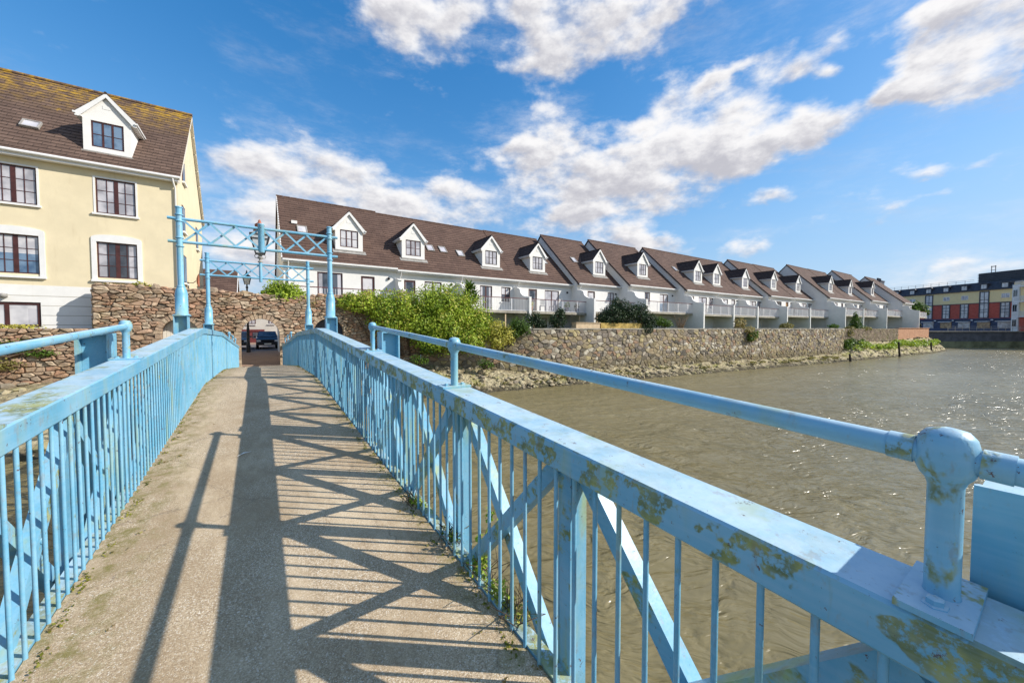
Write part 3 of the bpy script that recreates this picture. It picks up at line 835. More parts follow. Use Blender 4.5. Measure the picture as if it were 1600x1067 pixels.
def frame_mesh(x0, x1, z0, z1, y, cols, rows, fr=.06, bar=.03, mull=None, dep=.05):
    m = MB(); y0, y1 = y, y+dep
    m.box(x0, x0+fr, y0, y1, z0, z1); m.box(x1-fr, x1, y0, y1, z0, z1)
    m.box(x0+fr, x1-fr, y0, y1, z0, z0+fr); m.box(x0+fr, x1-fr, y0, y1, z1-fr, z1)
    ix0, ix1, iz0, iz1 = x0+fr, x1-fr, z0+fr, z1-fr
    for i in range(1, cols):
        x = ix0+(ix1-ix0)*i/cols; w = bar
        if mull and i in mull: w = mull[i]
        m.box(x-w/2, x+w/2, y0+.004, y1-.004, iz0, iz1)
    for j in range(1, rows):
        z = iz0+(iz1-iz0)*j/rows; m.box(ix0, ix1, y0+.010, y1-.010, z-bar/2, z+bar/2)
    return m
WR = random.Random(77)
def window(parent, x0, x1, z0, z1, y, cols, rows, fm, pm, mull=None, fr=.06, bar=.03, sill=None, inset=.06, name='window', lintel=None):
    w = frame_mesh(x0, x1, z0, z1, y+inset, cols, rows, fr, bar, mull).build(name, fm, parent)
    m = MB(); a, b, c, d = x0+fr*.5, x1-fr*.5, z0+fr*.5, z1-fr*.5; ya_, yb_ = y+inset+.022, y+inset+.03
    rr = WR.random(); f = d-(d-c)*(WR.uniform(.15, .55) if rr < .45 else 0); k = (b-a)*(WR.uniform(.10, .22) if WR.random() < .5 else 0)
    if f < d: m.box(a, b, ya_, yb_, f, d, 1)                   # a blind behind the glass
    if k: m.box(a, a+k, ya_, yb_, c, f, 2); m.box(b-k, b, ya_, yb_, c, f, 2)      # curtains drawn to the sides
    m.box(a+k, b-k, ya_, yb_, c, f, 0)
    m.build('pane', [pm, 'pane_pale', 'pane_net'], w)
    if sill:
        m = MB(); m.box(x0-.12, x1+.12, y-.09, y-.002, z0-.10, z0-.01); m.build('sill', sill, w)
    return w
def tiled_slope(m, x0, x1, ya, za, yb, zb, n, lip=.026, mi=0):
    """stepped tile courses from the eave (ya, za) up to the ridge (yb, zb)"""
    for i in range(n):
        f0, f1 = i/n, (i+1)/n
        y0, z0, y1, z1 = ya+(yb-ya)*f0, za+(zb-za)*f0, ya+(yb-ya)*f1, za+(zb-za)*f1
        m.quad((x0,y0,z0+lip),(x1,y0,z0+lip),(x1,y1,z1+.003),(x0,y1,z1+.003), mi)
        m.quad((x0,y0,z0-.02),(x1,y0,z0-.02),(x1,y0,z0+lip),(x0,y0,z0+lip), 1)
def dormer(parent, xc, yf, w, zb, ze, zp, slope, y_eave, z_eave, wx, wz, pane, fm, cols=3, rows=2, ov=.17, cheek='white_render'):
    """gabled dormer; its face at y = yf, roof running back to the main slope"""
    def back(z): return y_eave+(z-z_eave)/slope
    x0, x1 = xc-w/2, xc+w/2; m = MB()
    holes = [(xc-wx/2, xc+wx/2, wz[0], wz[1])]
    holed_wall(m, x0, x1, zb, ze, yf, holes, .12)
    m.add([(x0,yf,ze),(x1,yf,ze),(xc,yf,zp)], [(0,1,2)])
    for x in (x0, x1):
        yb_ = back(zb); m.add([(x,yf,zb),(x,max(yf,yb_)+.02,zb),(x,back(ze)+.1,ze),(x,yf,ze)], [(0,1,2,3)])
    m.box(xc-.14, xc+.14, yf-.012, yf-.002, (ze+zp)/2-.22, (ze+zp)/2-.06)
    d = m.build('dormer', cheek, parent)
    rise = (zp-ze)/(w/2); t = .07
    m = MB(); n = 6; zl = ze-rise*ov
    for s in (-1, 1):
        for i in range(n):
            f0, f1 = i/n, (i+1)/n
            def P(f, y): 
                return (xc+s*(w/2+ov)*(1-f), y, zl+(zp-zl)*f)
            z0 = P(f0,0)[2]; z1 = P(f1,0)[2]
            a = P(f0, yf-.12); b = P(f1, yf-.12)
            m.quad((a[0],a[1],z0+t+.02),(b[0],b[1],z1+t),(b[0],back(z1+t)+.05,z1+t),(a[0],back(z0+t)+.05,z0+t+.02))
            m.quad((a[0],a[1],z0+t-.02),(a[0],a[1],z0+t+.02),(a[0],back(z0)+.05,z0+t+.02),(a[0],back(z0)+.05,z0+t-.02))
    m.tube([(xc, yf-.14, zp+t+.01), (xc, back(zp)+.1, zp+t+.01)], .055, 8)
    m.build('dormer_roof', 'roof_tile_side', d)
    m = MB()
    for s in (-1, 1):
        m.prism([(xc, zp+t-.01), (xc+s*(w/2+ov), zl+t-.01), (xc+s*(w/2+ov), zl-.13), (xc+s*(w/2+ov-.12), zl-.13), (xc, zp-.14)], lambda u, v, q: (u, q, v), yf-.115, yf-.075)
        x = xc+s*(w/2+ov); a, b = min(x, xc+s*(w/2+.003)), max(x, xc+s*(w/2+.003))
        m.box(a, b, yf-.074, back(zl)+.1, zl-.10, zl-.02)
        m.box(x-.05, x+.05, yf-.18, back(zl)+.12, zl-.03, zl+.05)
    m.build('bargeboard', 'white_trim', d)
    wm = frame_mesh(xc-wx/2, xc+wx/2, wz[0], wz[1], yf+.03, cols, rows, .06, .03, {1:.07, 2:.07} if cols == 3 else None)
    wm.box(xc-wx/2+.03, xc+wx/2-.03, yf+.052, yf+.06, wz[0]+.03, wz[1]-.03, 1)
    wm.build('window', [fm, pane], d)
    m = MB(); m.box(x0-.05, x1+.05, yf-.10, yf-.002, zb-.02, zb+.05)
    k = 1/slope
    m.add([(x0-.18,yf-.27,zb-.27*slope+.05),(x1+.18,yf-.27,zb-.27*slope+.05),(x1+.18,yf+.02,zb+.06),(x0-.18,yf+.02,zb+.06)], [(0,1,2,3)])
    m.build('apron_flashing', 'lead_flashing', d)
    return d
def skylight(parent, xc, yc, w, L, slope, y_eave, z_eave, pane='pane_pale'):
    k = math.hypot(1, slope); dy, dz = 1/k, slope/k; z = z_eave+(yc-y_eave)*slope
    m = MB(); fr = .06
    nrm = (0, -dz, dy)
    def P(u, v, h): return (xc+u, yc+v*dy+nrm[1]*h, z+v*dz+nrm[2]*h)
    for (u0, u1, v0, v1) in ((-w/2, w/2, -L/2, -L/2+fr), (-w/2, w/2, L/2-fr, L/2), (-w/2, -w/2+fr, -L/2+fr, L/2-fr), (w/2-fr, w/2, -L/2+fr, L/2-fr)):
        vs = [P(u, v, h) for h in (0.0, .10) for u, v in ((u0,v0),(u1,v0),(u1,v1),(u0,v1))]
        m.add(vs, [(0,3,2,1),(4,5,6,7),(0,1,5,4),(1,2,6,5),(2,3,7,6),(3,0,4,7)])
    s = m.build('skylight', 'lead_flashing', parent)
    m = MB(); m.quad(P(-w/2+.02,-L/2+.02,.07), P(w/2-.02,-L/2+.02,.07), P(w/2-.02,L/2-.02,.07), P(-w/2+.02,L/2-.02,.07)); m.build('pane', pane, s)

# yellow house
def yellow_house():
    YF, XR, XL = 25.95, -3.36, -22.0; ze, zr, yr = E+7.62, E+13.2, 30.95; slope = (zr-ze)/(yr-(YF-.25)); YB = 2*yr-YF
    root = thing('yellow_house', 'tall cream yellow house with lichen covered brown roof beside the bridge', 'house', (-12, 31, E-.2))
    up = [(-6.30+k, -4.93+k, E+5.48, E+7.12) for k in (0, -3.18, -6.36, -9.5)]
    mid = [(-6.33+k, -4.93+k, E+2.42, E+4.12) for k in (0, -3.18, -6.36, -9.5)]
    bas = [(-11.0, -8.14, E+.05, E+1.16)]
    m = MB()
    band = E+1.93
    holed_wall(m, XL, XR, band, ze+.1, YF, up+mid, .14, 0)
    holed_wall(m, XL, XR, E-2.0, band, YF-.012, bas, .14, 1)
    m.quad((XL,YF-.012,band),(XR,YF-.012,band),(XR,YF,band),(XL,YF,band), 1)
    for x in (XR, XL):
        m.add([(x,YF,E-2.0),(x,YB,E-2.0),(x,YB,ze),(x,yr,zr-.25),(x,YF,ze)], [(0,1,2,3,4)], 0)
    m.quad((XL,YB,E-2),(XR,YB,E-2),(XR,YB,ze),(XL,YB,ze))
    m.build('wall', ['cream_render', 'white_render'], root)
    m = MB()                                              # grooves of the rusticated base
    for z in (E+1.45, E+1.02, E+.58, E+.15):
        for a, b in ((XL, -11.02), (-8.12, XR)) if E+.05 < z < E+1.16 else ((XL, XR),): m.box(a, b, YF-.0135, YF-.0125, z-.012, z+.012)
    m.build('base_groove', 'concrete', root)
    m = MB(); n = 26; ya = YF-.3; za = zr-(yr-ya)*slope
    tiled_slope(m, XL-.2, XR+.16, ya, za+.1, yr, zr, n); tiled_slope(m, XL-.2, XR+.16, 2*yr-ya, za+.1, yr, zr, n)
    m.tube([(XL-.2, yr, zr+.02), (XR+.17, yr, zr+.02)], .10, 8)
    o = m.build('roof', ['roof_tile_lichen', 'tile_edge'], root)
    m = MB()                                              # verge on the gable
    for s in (-1, 1):
        y2 = yr+s*(yr-ya)
        for i in range(7):
            f0, f1 = i/7+.004, (i+1)/7-.004
            P = [(y2+(yr-y2)*f, za+.05+(zr-.05-za)*f) for f in (f0, f1)]
            m.prism([(P[0][0],P[0][1]),(P[1][0],P[1][1]),(P[1][0],P[1][1]-.24),(P[0][0],P[0][1]-.24)], lambda u, v, w: (w, u, v), XR+.02, XR+.155)
    m.build('verge_board', 'gate_cream', root)
    m = MB(); m.box(XL, XR+.1, YF-.32, YF-.01, ze-.16, ze-.03); m.tube([(XL, YF-.37, ze+.02), (XR+.16, YF-.37, ze+.02)], .075, 10); m.build('gutter', 'white_trim', root)
    m = MB(); m.tube([(XR-.12, YF-.37, ze-.02), (XR-.12, YF-.37, ze-.15), (XR-.08, YF-.07, ze-.45), (XR-.08, YF-.07, E+2)], .04, 8); m.build('downpipe', 'white_trim', root)
    for k, (a, b, c, d) in enumerate(up): 
        window(root, a, b, c, d, YF, 4, 3, 'brown_frame', 'pane_net', {2: .15}, .055, .028, 'white_trim', .04)
        m = MB(); m.box(a-.07, a, YF-.02, YF-.002, c, d+.07); m.box(b, b+.07, YF-.02, YF-.002, c, d+.07); m.box(a, b, YF-.02, YF-.002, d, d+.07); m.build('window_surround', 'white_trim', root)
    for k, (a, b, c, d) in enumerate(mid):
        window(root, a, b, c, d, YF, 4, 3, 'brown_frame', 'pane_dark' if k == 0 else 'pane_blue', {2: .15}, .055, .028, None, .04)
        m = MB(); t = .17
        m.box(a-t, a, YF-.05, YF-.002, c-.1, d); m.box(b, b+t, YF-.05, YF-.002, c-.1, d); m.box(a-t-.02, b+t+.02, YF-.11, YF-.002, c-.2, c-.102)
        xc = (a+b)/2; W_ = (b-a)/2+t
        top = [(xc+W_*math.cos(math.pi*i/12)*1.0, d+.16+.2*math.sin(math.pi*i/12)**.8) for i in range(13)]
        m.prism([(a-t, d+.002)]+[(b+t, d+.002)]+top, lambda u, v, w: (u, w, v), YF-.05, YF-.002)
        m.build('window_surround', 'white_trim', root)
    a, b, c, d = bas[0]; window(root, a, b, c, d, YF-.012, 3, 1, 'brown_frame', 'pane_pale', None, .12, .14, None, .05)
    dormer(root, -5.93, 26.45, 1.66, E+8.42, E+10.35, E+11.25, slope, YF-.3, za+.1, 1.12, (E+8.72, E+9.95), 'pane_blue', 'brown_frame', 3, 2, .22)
    skylight(root, -8.62, 27.3, .6, .62, slope, YF-.3, za+.12)
    # gable windows, seen edge on
    for (y, z0, z1) in ((28.0, E+8.1, E+9.3), (27.6, E+5.3, E+6.7), (27.6, E+2.5, E+4.0), (33.0, E+5.3, E+6.7)):
        m = MB(); m.box(XR+.002, XR+.03, y-.45, y+.45, z0, z1, 0); m.box(XR+.002, XR+.12, y-.5, y+.5, z0-.1, z0-.005, 1); w = m.build('gable_window', ['brown_frame', 'white_trim'], root)
        m = MB(); m.box(XR+.031, XR+.034, y-.38, y-.03, z0+.07, z1-.07); m.box(XR+.031, XR+.034, y+.03, y+.38, z0+.07, z1-.07); m.build('pane', 'pane_dark', w)
    m = MB(); m.box(-9.3, -9.06, YF-.10, YF-.013, E+1.36, E+1.5); m.lathe((-9.15, YF-.16, E+1.42), [(.05, -.1), (.11, -.05), (.12, .02), (.05, .1)], 12); m.build('wall_light', 'lead_flashing', root)
    return root
yellow_house()
d = thing('satellite_dish', 'rusty satellite dish on a bracket on the yellow gable', 'dish', (-3.2, 28.2, E+2.6))
m = MB()
N = 16
ring = [[(-2.95+.22*q*q*.5, 28.3+.36*q*math.cos(2*math.pi*j/N)-.02, E+2.75+.40*q*math.sin(2*math.pi*j/N)) for j in range(N)] for q in (.05, .4, .7, 1)]
for k in range(3):
    for j in range(N): m.quad(ring[k][j], ring[k][(j+1)%N], ring[k+1][(j+1)%N], ring[k+1][j])
m.build('reflector', 'copper_rust', d)
m = MB(); m.tube([(-3.355, 28.3, E+2.6), (-3.1, 28.3, E+2.6), (-2.97, 28.3, E+2.73)], .02, 8); m.tube([(-2.95, 28.3, E+2.4), (-2.6, 28.25, E+2.45), (-2.5, 28.25, E+2.62)], .014, 6); m.box(-2.55, -2.44, 28.2, 28.3, E+2.58, E+2.7); m.build('bracket', 'dark_metal', d)

# terrace
def terrace_house(i, x0, x1, yf, eave, ridge, dorms, label, flank, first=False, doors=None, sky=(), part_left=True, right_gable=False, balcony=True, bdep=2.15):
    e = E+eave; rz_ = E+ridge; yr = yf+5.5; ya = yf-.32; slope = (rz_-e)/(yr-ya); yb = 2*yr-yf; dz = eave-4.2
    root = thing('terraced_house', label, 'house', ((x0+x1)/2, yf+5, GZ), 'white terraced houses along the quay')
    fl = E+1.48+dz
    if doors is None:
        w = x1-x0
        doors = [('door', x0+w*.16, .95, 2.12), ('french', x0+w*.46, min(1.9, w*.28), 2.1), ('win', x0+w*.80, min(.9, w*.15), 1.25)]
        if i % 2: doors = [(k, x0+x1-a-ww, ww, h) for k, a, ww, h in doors]
    holes = [(a, a+w, (fl+.02 if k != 'win' else fl+.85), (fl+h if k != 'win' else fl+.85+h)) for k, a, w, h in doors]
    lower = [(x0+(x1-x0)*.35, x0+(x1-x0)*.35+1.3, GZ+.05, GZ+1.25)]
    m = MB(); holed_wall(m, x0, x1, GZ-.2, e+.1, yf, holes+lower, .16)
    for x in (x0, x1):
        m.add([(x,yf,GZ-1.8),(x,yb,GZ-1.8),(x,yb,e),(x,yr,rz_-.16),(x,yf,e+.2)], [(0,1,2,3,4)])
    m.quad((x0,yb,GZ-1.8),(x1,yb,GZ-1.8),(x1,yb,e),(x0,yb,e))
    m.build('wall', 'white_render', root)
    m = MB(); n = 25; l, r = x0-(.10 if flank else 0), x1-.004+(.10 if right_gable else 0)
    tiled_slope(m, l, r, ya, e, yr, rz_, n); m.quad((l,yr,rz_+.003),(r,yr,rz_+.003),(r,2*yr-ya,e),(l,2*yr-ya,e))
    x = l
    while x < r-.05:
        q = min(r, x+.45); m.tube([(x, yr, rz_+.0), (q-.02, yr, rz_+.012)], .085, 8); x = q
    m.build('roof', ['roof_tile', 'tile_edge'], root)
    if flank:
        m = MB()
        m.prism([(ya, e+.02), (yr, rz_+.02), (yr, rz_-.17), (ya, e-.19)], lambda u, v, w: (w, u, v), l+.001, l+.05)
        m.build('verge_board', 'dark_frame' if not first else 'white_trim', root)
    m = MB(); m.box(x0, x1-.01, ya+.02, yf-.003, e-.19, e-.05)
    m.box(x0-(.05 if flank else 0), x1-.01, ya-.10, ya+.0, e-.09, e+.015); m.build('gutter', 'white_trim', root)
    m = MB(); wx_ = x1-.55; m.lathe((wx_, yf-.06, fl+2.0), [(.05,-.09),(.09,-.06),(.09,.05),(.05,.08)], 10); m.box(wx_-.05, wx_+.05, yf-.05, yf-.002, fl+1.93, fl+2.07); m.build('wall_light', 'dark_metal', root)
    if first:
        zv = e+(3.2)*slope; m = MB(); m.box(1.95, 2.3, ya+3.02, ya+3.3, zv-.06, zv+.14); m.build('roof_vent', 'white_trim', root)
    xp = x0+.25; m = MB(); m.tube([(xp, ya-.05, e-.05), (xp, ya+.02, e-.3), (xp, yf-.06, e-.55), (xp, yf-.06, fl)], .036, 8); m.build('downpipe', 'white_trim', root)
    rnd = random.Random(100+i)
    for k, (kind, a, w, h) in enumerate(doors):
        H = holes[k]
        if kind == 'door': window(root, H[0], H[1], H[2], H[3], yf, 1, 2, 'brown_frame', rnd.choice(['pane_dark', 'pane_warm', 'pane_dark']), None, .13, .1, None, .05, 'door')
        elif kind == 'french': window(root, H[0], H[1], H[2], H[3], yf, 2, 1, 'brown_frame', rnd.choice(['pane_dark', 'pane_net', 'pane_blue']), {1: .12}, .08, .04, None, .05, 'patio_door')
        else: window(root, H[0], H[1], H[2], H[3], yf, 2, 2, 'brown_frame', rnd.choice(['pane_net', 'pane_dark']), {1: .07}, .07, .035, 'white_trim', .05)
    H = lower[0]; window(root, H[0], H[1], H[2], H[3], yf, 2, 1, 'dark_frame', 'pane_dark', None, .07, .05, None, .08, 'basement_window')
    for xd in dorms:
        yd = yf+.82; zb = e+(yd-ya)*slope+.0
        dormer(root, xd, yd, 1.75, zb, zb+1.62, zb+2.62, slope, ya, e, 1.16, (zb+.26, zb+1.42), rnd.choice(['pane_net', 'pane_pale', 'pane_net']), 'dark_frame' if i > 1 else 'brown_frame')
    for (xs, ys) in sky: skylight(root, xs, yf+ys, .6, .85, slope, ya, e, rnd.choice(['pane_pale', 'pane_net']))
    # balcony
    if balcony:
        yfr = yf-bdep; bx0, bx1 = x0+.12, x1-.12
        m = MB(); m.box(bx0, bx1, yfr, yf-.002, fl-.17, fl-.01); m.box(bx0, bx1, yfr-.04, yfr-.001, fl-.19, fl); m.build('balcony_floor', 'concrete', root)
        m = MB(); x = bx0+.05
        while x < bx1: m.box(x-.008, x+.008, yfr+.033, yfr+.049, fl+.06, fl+.98); x += .15
        m.box(bx0, bx1, yfr+.025, yfr+.057, fl+.03, fl+.06)
        px = bx0+.02
        while px < bx1+.1: m.box(min(px,bx1)-.025, min(px,bx1)+.025, yfr+.01, yfr+.06, fl-.01, fl+.99); px += 1.75
        bl = m.build('balustrade', 'white_metal', root)
        m = MB(); N = 12
        pts = [(bx0+(bx1-bx0)*k/N, yfr+.041, fl+1.01) for k in range(N+1)]
        for p, q in zip(pts, pts[1:]): m.bar(p, q, .075, .05)
        m.build('handrail', 'maroon_rail', bl)
        px = bx0+.4
        while px < bx1 and i in (2, 3, 4):
            m = MB(); m.box(px-.05, px+.05, yfr+.05, yfr+.15, GZ-.1, fl-.171); m.build('balcony_post', 'timber_beige', root); px += 2.6
    if part_left:
        xx = x0 if flank else x0
        P = [(yf+.0, GZ-.2), (yf-bdep-.15, GZ-.2), (yf-bdep-.15, fl+1.17), (yf-min(2.05, bdep+.1), fl+1.19)]
        for k in range(9):
            a = math.pi/2*k/8; P.append((yf-min(2.0, bdep+.05)+min(1.05, bdep-.7)*math.sin(a), fl+1.22+.62*(1-math.cos(a))))
        P += [(yf-.85, fl+1.95), (yf-.5, fl+2.06), (yf-.25, fl+2.1), (yf+.0, fl+2.1)]
        m = MB(); m.prism(P, lambda u, v, w: (w, u, v), xx-.11, xx+.11); m.build('partition_wall', 'white_render', root)
    return root
HL = [
 (1.3, 8.2, 27, 4.22, 9.6, [5.25], 'first white terraced house from the stone arch, with the taller roof', True, dict(first=True, part_left=False, bdep=1.25, doors=[('french', 3.15, 1.5, 2.12), ('door', 5.8, .9, 2.05)], sky=[(2.55, 2.3)])),
 (8.2, 13.0, 27, 4.12, 9.5, [9.75], 'second white terraced house from the stone arch, above the big yellow-green hedge', False, dict(bdep=1.6, doors=[('door', 8.75, .85, 2.1), ('french', 10.3, 1.35, 2.1)], sky=[(11.6, 2.2), (12.7, 2.2)])),
 (13.0, 18.4, 27, 4.12, 9.5, [16.55], 'terraced house with the spiky green plant before its patio door', False, dict(doors=[('french', 15.0, 1.15, 2.1), ('win', 17.05, .9, 1.25)], sky=[(14.2, 2.0)])),
 (18.4, 25.0, 27, 4.12, 9.55, [21.55], 'terraced house with potted plants on its balcony, just before the first roof step', False, dict(doors=[('door', 19.9, .95, 2.1), ('french', 21.75, 1.7, 2.1)], sky=[(23.4, 2.3)])),
 (25.0, 30.9, 26.2, 4.22, 9.85, [28.85], 'terraced house with a timber door half hidden by the large dark shrub', True, dict(doors=[('door', 26.4, 1.0, 2.1), ('win', 29.2, .95, 1.25)], sky=[(26.9, 2.5)])),
 (30.9, 39.0, 25.1, 4.35, 9.9, [34.3], 'single-dormer terraced house behind the bare twiggy shrub', True, dict(doors=[('win', 33.6, .9, 1.3), ('french', 36.2, 1.5, 2.1)], sky=[(36.2, 2.6)])),
 (39.0, 45.3, 24, 4.22, 9.8, [43.1], 'terraced house with the left of two dormers set close together', True, dict(sky=[(41.2, 2.6)])),
 (45.3, 51.2, 24, 4.22, 9.8, [47.3], 'terraced house with the right of two dormers set close together', False, dict(sky=[(49.6, 2.4)])),
 (51.2, 57.6, 24, 4.25, 9.8, [54.6], 'terraced house above the shrub hanging over the quay wall', False, dict()),
 (57.6, 65.4, 23.2, 4.4, 10.1, [61.2], 'terraced house with a dark slatted chair on its balcony', True, dict(sky=[(63.4, 2.6)])),
 (65.4, 73.0, 23.2, 4.45, 10.15, [69.8], 'terraced house left of the wide white flank wall', False, dict()),
 (73.0, 81.8, 21.3, 4.72, 10.55, [77.2], 'terraced house right of the wide white flank wall', True, dict()),
 (81.8, 90.5, 21.3, 4.75, 10.6, [86.9], 'terraced house behind the small conical conifer', False, dict()),
 (90.5, 101.8, 20.3, 4.95, 10.95, [95.6], 'terraced house with the last dormer of the row', True, dict()),
 (101.8, 109.0, 18.2, 4.85, 10.4, [], 'end house of the white terrace, showing its gable wall beside the dark chimney', True, dict(right_gable=True)),
]
for i, (x0, x1, yf, ev, rd, dm, lab, fk, kw) in enumerate(HL): terrace_house(i, x0, x1, yf, ev, rd, dm, lab, fk, **kw)

ch = None
for o in bpy.data.objects:
    if o.get('label', '').startswith('end house'): ch = o
m = MB(); m.box(116.2, 119.4, 24.4, 25.6, E+7.6, E+10.6)
m.box(116.1, 119.5, 24.3, 25.7, E+10.601, E+10.8)
for x in (116.8, 117.8, 118.8): m.lathe((x, 25, E+10.8), [(.2, 0), (.17, .5), (.2, .55), (.15, .6)], 10)
cs = thing('chimney_block', 'dark chimney stack on a brown roof behind the end of the terrace', 'chimney', (117.8, 25, GZ))
m.build('chimney_stack', 'slate_dark', cs)
m = MB(); m.prism([(21.0, E+5.0), (25, E+8.6), (29, E+5.0)], lambda u, v, w: (w, u, v), 110.5, 124); m.build('roof', 'roof_tile', cs)
m = MB(); m.box(110.7, 123.8, 21.4, 28.6, GZ-1, E+5.0); m.build('wall', 'white_render', cs)

# ------------------------------------------------------------------ plants
def leaves(blobs, n, size, rnd, up=.35, hole=.0, zmin=None):
    m = MB(); wts = [b[3]*b[4]+b[4]*b[5]+b[3]*b[5] for b in blobs]; tot = sum(wts)
    lump = [(rnd.uniform(0, 6.3), rnd.uniform(2, 5), rnd.uniform(0, 6.3), rnd.uniform(2, 5)) for _ in range(3)]
    for b, w in zip(blobs, wts):
        for _ in range(int(n*w/tot)):
            d = Vector((rnd.gauss(0,1), rnd.gauss(0,1), rnd.gauss(0,1))).normalized()
            az = math.atan2(d.y, d.x); k = 1+.16*sum(math.sin(az*q+p)*math.sin(d.z*q2+p2) for p, q, p2, q2 in lump)
            r = (rnd.random()**.42)*k*rnd.choice([1, 1, 1, 1.08])
            c = Vector((b[0]+d.x*b[3]*r, b[1]+d.y*b[4]*r, b[2]+d.z*b[5]*r))
            if zmin and c.z < zmin: continue
            nrm = (d*.8+Vector((0,0,up))+Vector((rnd.gauss(0,.55), rnd.gauss(0,.55), rnd.gauss(0,.55)))).normalized()
            t = nrm.cross(Vector((rnd.gauss(0,1), rnd.gauss(0,1), rnd.gauss(0,1)))).normalized(); q = nrm.cross(t)
            s = size*rnd.uniform(.55, 1.35); h = s*.40
            m.add([c-t*s*.5, c-q*h+nrm*s*.05, c+t*s*.5, c+q*h+nrm*s*.05], [(0,1,2,3)])
    return m
def stems(m, base, blobs, r, rnd, k=5):
    for b in blobs:
        for _ in range(k):
            e = Vector((b[0]+rnd.uniform(-.6,.6)*b[3], b[1]+rnd.uniform(-.6,.6)*b[4], b[2]+rnd.uniform(-.2,.6)*b[5]))
            s = Vector(base)+Vector((rnd.uniform(-.1,.1), rnd.uniform(-.1,.1), 0)); mid = (s+e)/2+Vector((rnd.uniform(-.15,.15), rnd.uniform(-.15,.15), .1))
            m.tube([s, mid, e], r, 5, r2=r*.3, cap=False)
def shrub(label, blobs, n, size, mat, base, seed, name='shrub', cat='shrub', group=None, r=.035, k=5, **kw):
    rnd = random.Random(seed); root = thing(name, label, cat, base, group)
    leaves(blobs, n, size, rnd, **kw).build('foliage', mat, root)
    m = MB(); stems(m, base, blobs, r, rnd, k); m.build('stem', 'bark', root)
    return root
hedge = thing('hedge', 'big sprawling yellow-green hedge tumbling over the wall right of the arches', 'hedge', (9, 24.6, E-1))
rnd = random.Random(31)
B1 = [(4.7,24.75,E+1.55,.8,.5,.55),(5.7,24.6,E+1.5,1.0,.7,.8),(6.9,24.4,E+1.25,1.2,.9,1.0),(8.1,24.3,E+1.2,1.3,1.0,1.15),(7.2,24.2,E+.35,1.4,.8,.8),(9.2,24.1,E+.3,1.4,1.1,1.2)]
B2 = [(9.6,24.0,E+1.75,1.2,1.0,1.05),(10.9,23.9,E+1.5,1.3,1.1,1.35),(12.0,23.6,E+.9,1.15,1.0,1.25),(12.9,23.3,E+.3,.9,.9,1.0),(10.6,23.3,E+.1,1.5,1.1,1.1),(11.9,22.9,E-.7,1.2,.9,.9),(9.6,23.5,E-.9,1.3,.9,.8)]
leaves([(b[0],b[1],b[2]+.06,b[3]*1.12,b[4]*1.12,b[5]*1.1) for b in B1+B2], 36000, .125, rnd).build('foliage', 'leaf_bright', hedge)
leaves([(b[0],b[1]-.08,b[2]+.1,b[3]*1.03,b[4]*1.03,b[5]*1.02) for b in B1[:5]+B2[1:6]], 4200, .14, rnd).build('foliage', 'leaf_yellow', hedge)
leaves([(9.3,23.4,E-1.25,.9,.6,.6),(10.7,22.8,E-1.0,.8,.6,.8),(11.6,22.7,E-.9,.8,.7,.8)], 1300, .13, rnd).build('foliage', 'leaf_mid', hedge)
m = MB()
for b in B1+B2: stems(m, (b[0]*.6+3.6, 24.9, E-1.8), [b], .05, rnd, 3)
m.build('stem', 'bark', hedge)
shrub('rounded yellow-green bush at the end of the hedge, against the tan quay wall', [(13.9,22.6,E-.15,.85,.6,.75),(14.6,22.3,E-.5,.7,.5,.7),(13.8,22.4,E-.9,.7,.5,.6)], 3000, .13, 'leaf_yellow', (14.2,22.9,E-1.2), 32)
shrub('bright green shrub leaning over the start of the tan quay wall', [(15.3,22.2,E+.25,.55,.45,.55),(15.9,22.1,E+.0,.6,.45,.6),(15.1,22.2,E-.3,.5,.4,.45)], 1900, .12, 'leaf_mid', (15.6,22.4,E-.8), 33)
shrub('pale pinkish flowering shrub at the hedge top below the second house', [(8.0,25.2,E+2.35,.35,.3,.3)], 320, .1, 'leaf_pink', (8.0,25.3,E+1.2), 34)
shrub('yellow-green bush growing on top of the wall above the middle arch', [(.95,25.5,E+2.25,.65,.45,.55),(1.6,25.5,E+2.15,.55,.45,.5),(.45,25.45,E+1.95,.45,.35,.25),(1.95,25.3,E+1.8,.5,.4,.42),(1.2,25.2,E+1.75,.75,.35,.4)], 4200, .12, 'leaf_bright', (1.2,25.6,E+1.5), 35)
shrub('low ivy on the wall top between the bush and the right arch', [(2.9,25.2,E+1.75,.6,.3,.18),(3.7,25.2,E+1.85,.6,.3,.18),(2.6,25.0,E+1.45,.4,.15,.25)], 800, .1, 'leaf_olive', (3.2,25.4,E+1.5), 36, 'ivy', 'ivy')
shrub('small leafy weed on the wall top below the yellow house', [(-4.75,25.3,E+2.12,.3,.2,.14),(-4.35,25.3,E+2.05,.25,.2,.1)], 260, .09, 'leaf_yellow', (-4.6,25.3,E+1.85), 37, 'weed', 'weed')
shrub('dry grassy weed at the left end of the arch wall top', [(-5.6,25.3,E+2.07,.45,.2,.07)], 130, .09, 'leaf_autumn', (-5.6,25.3,E+1.9), 38, 'weed', 'weed', r=.006)
sp = thing('spiky_plant', 'tall dark green plant with upright spiky leaves beside the hedge', 'plant', (13.2,24.9,E-.3)); rnd = random.Random(39)
m = MB()
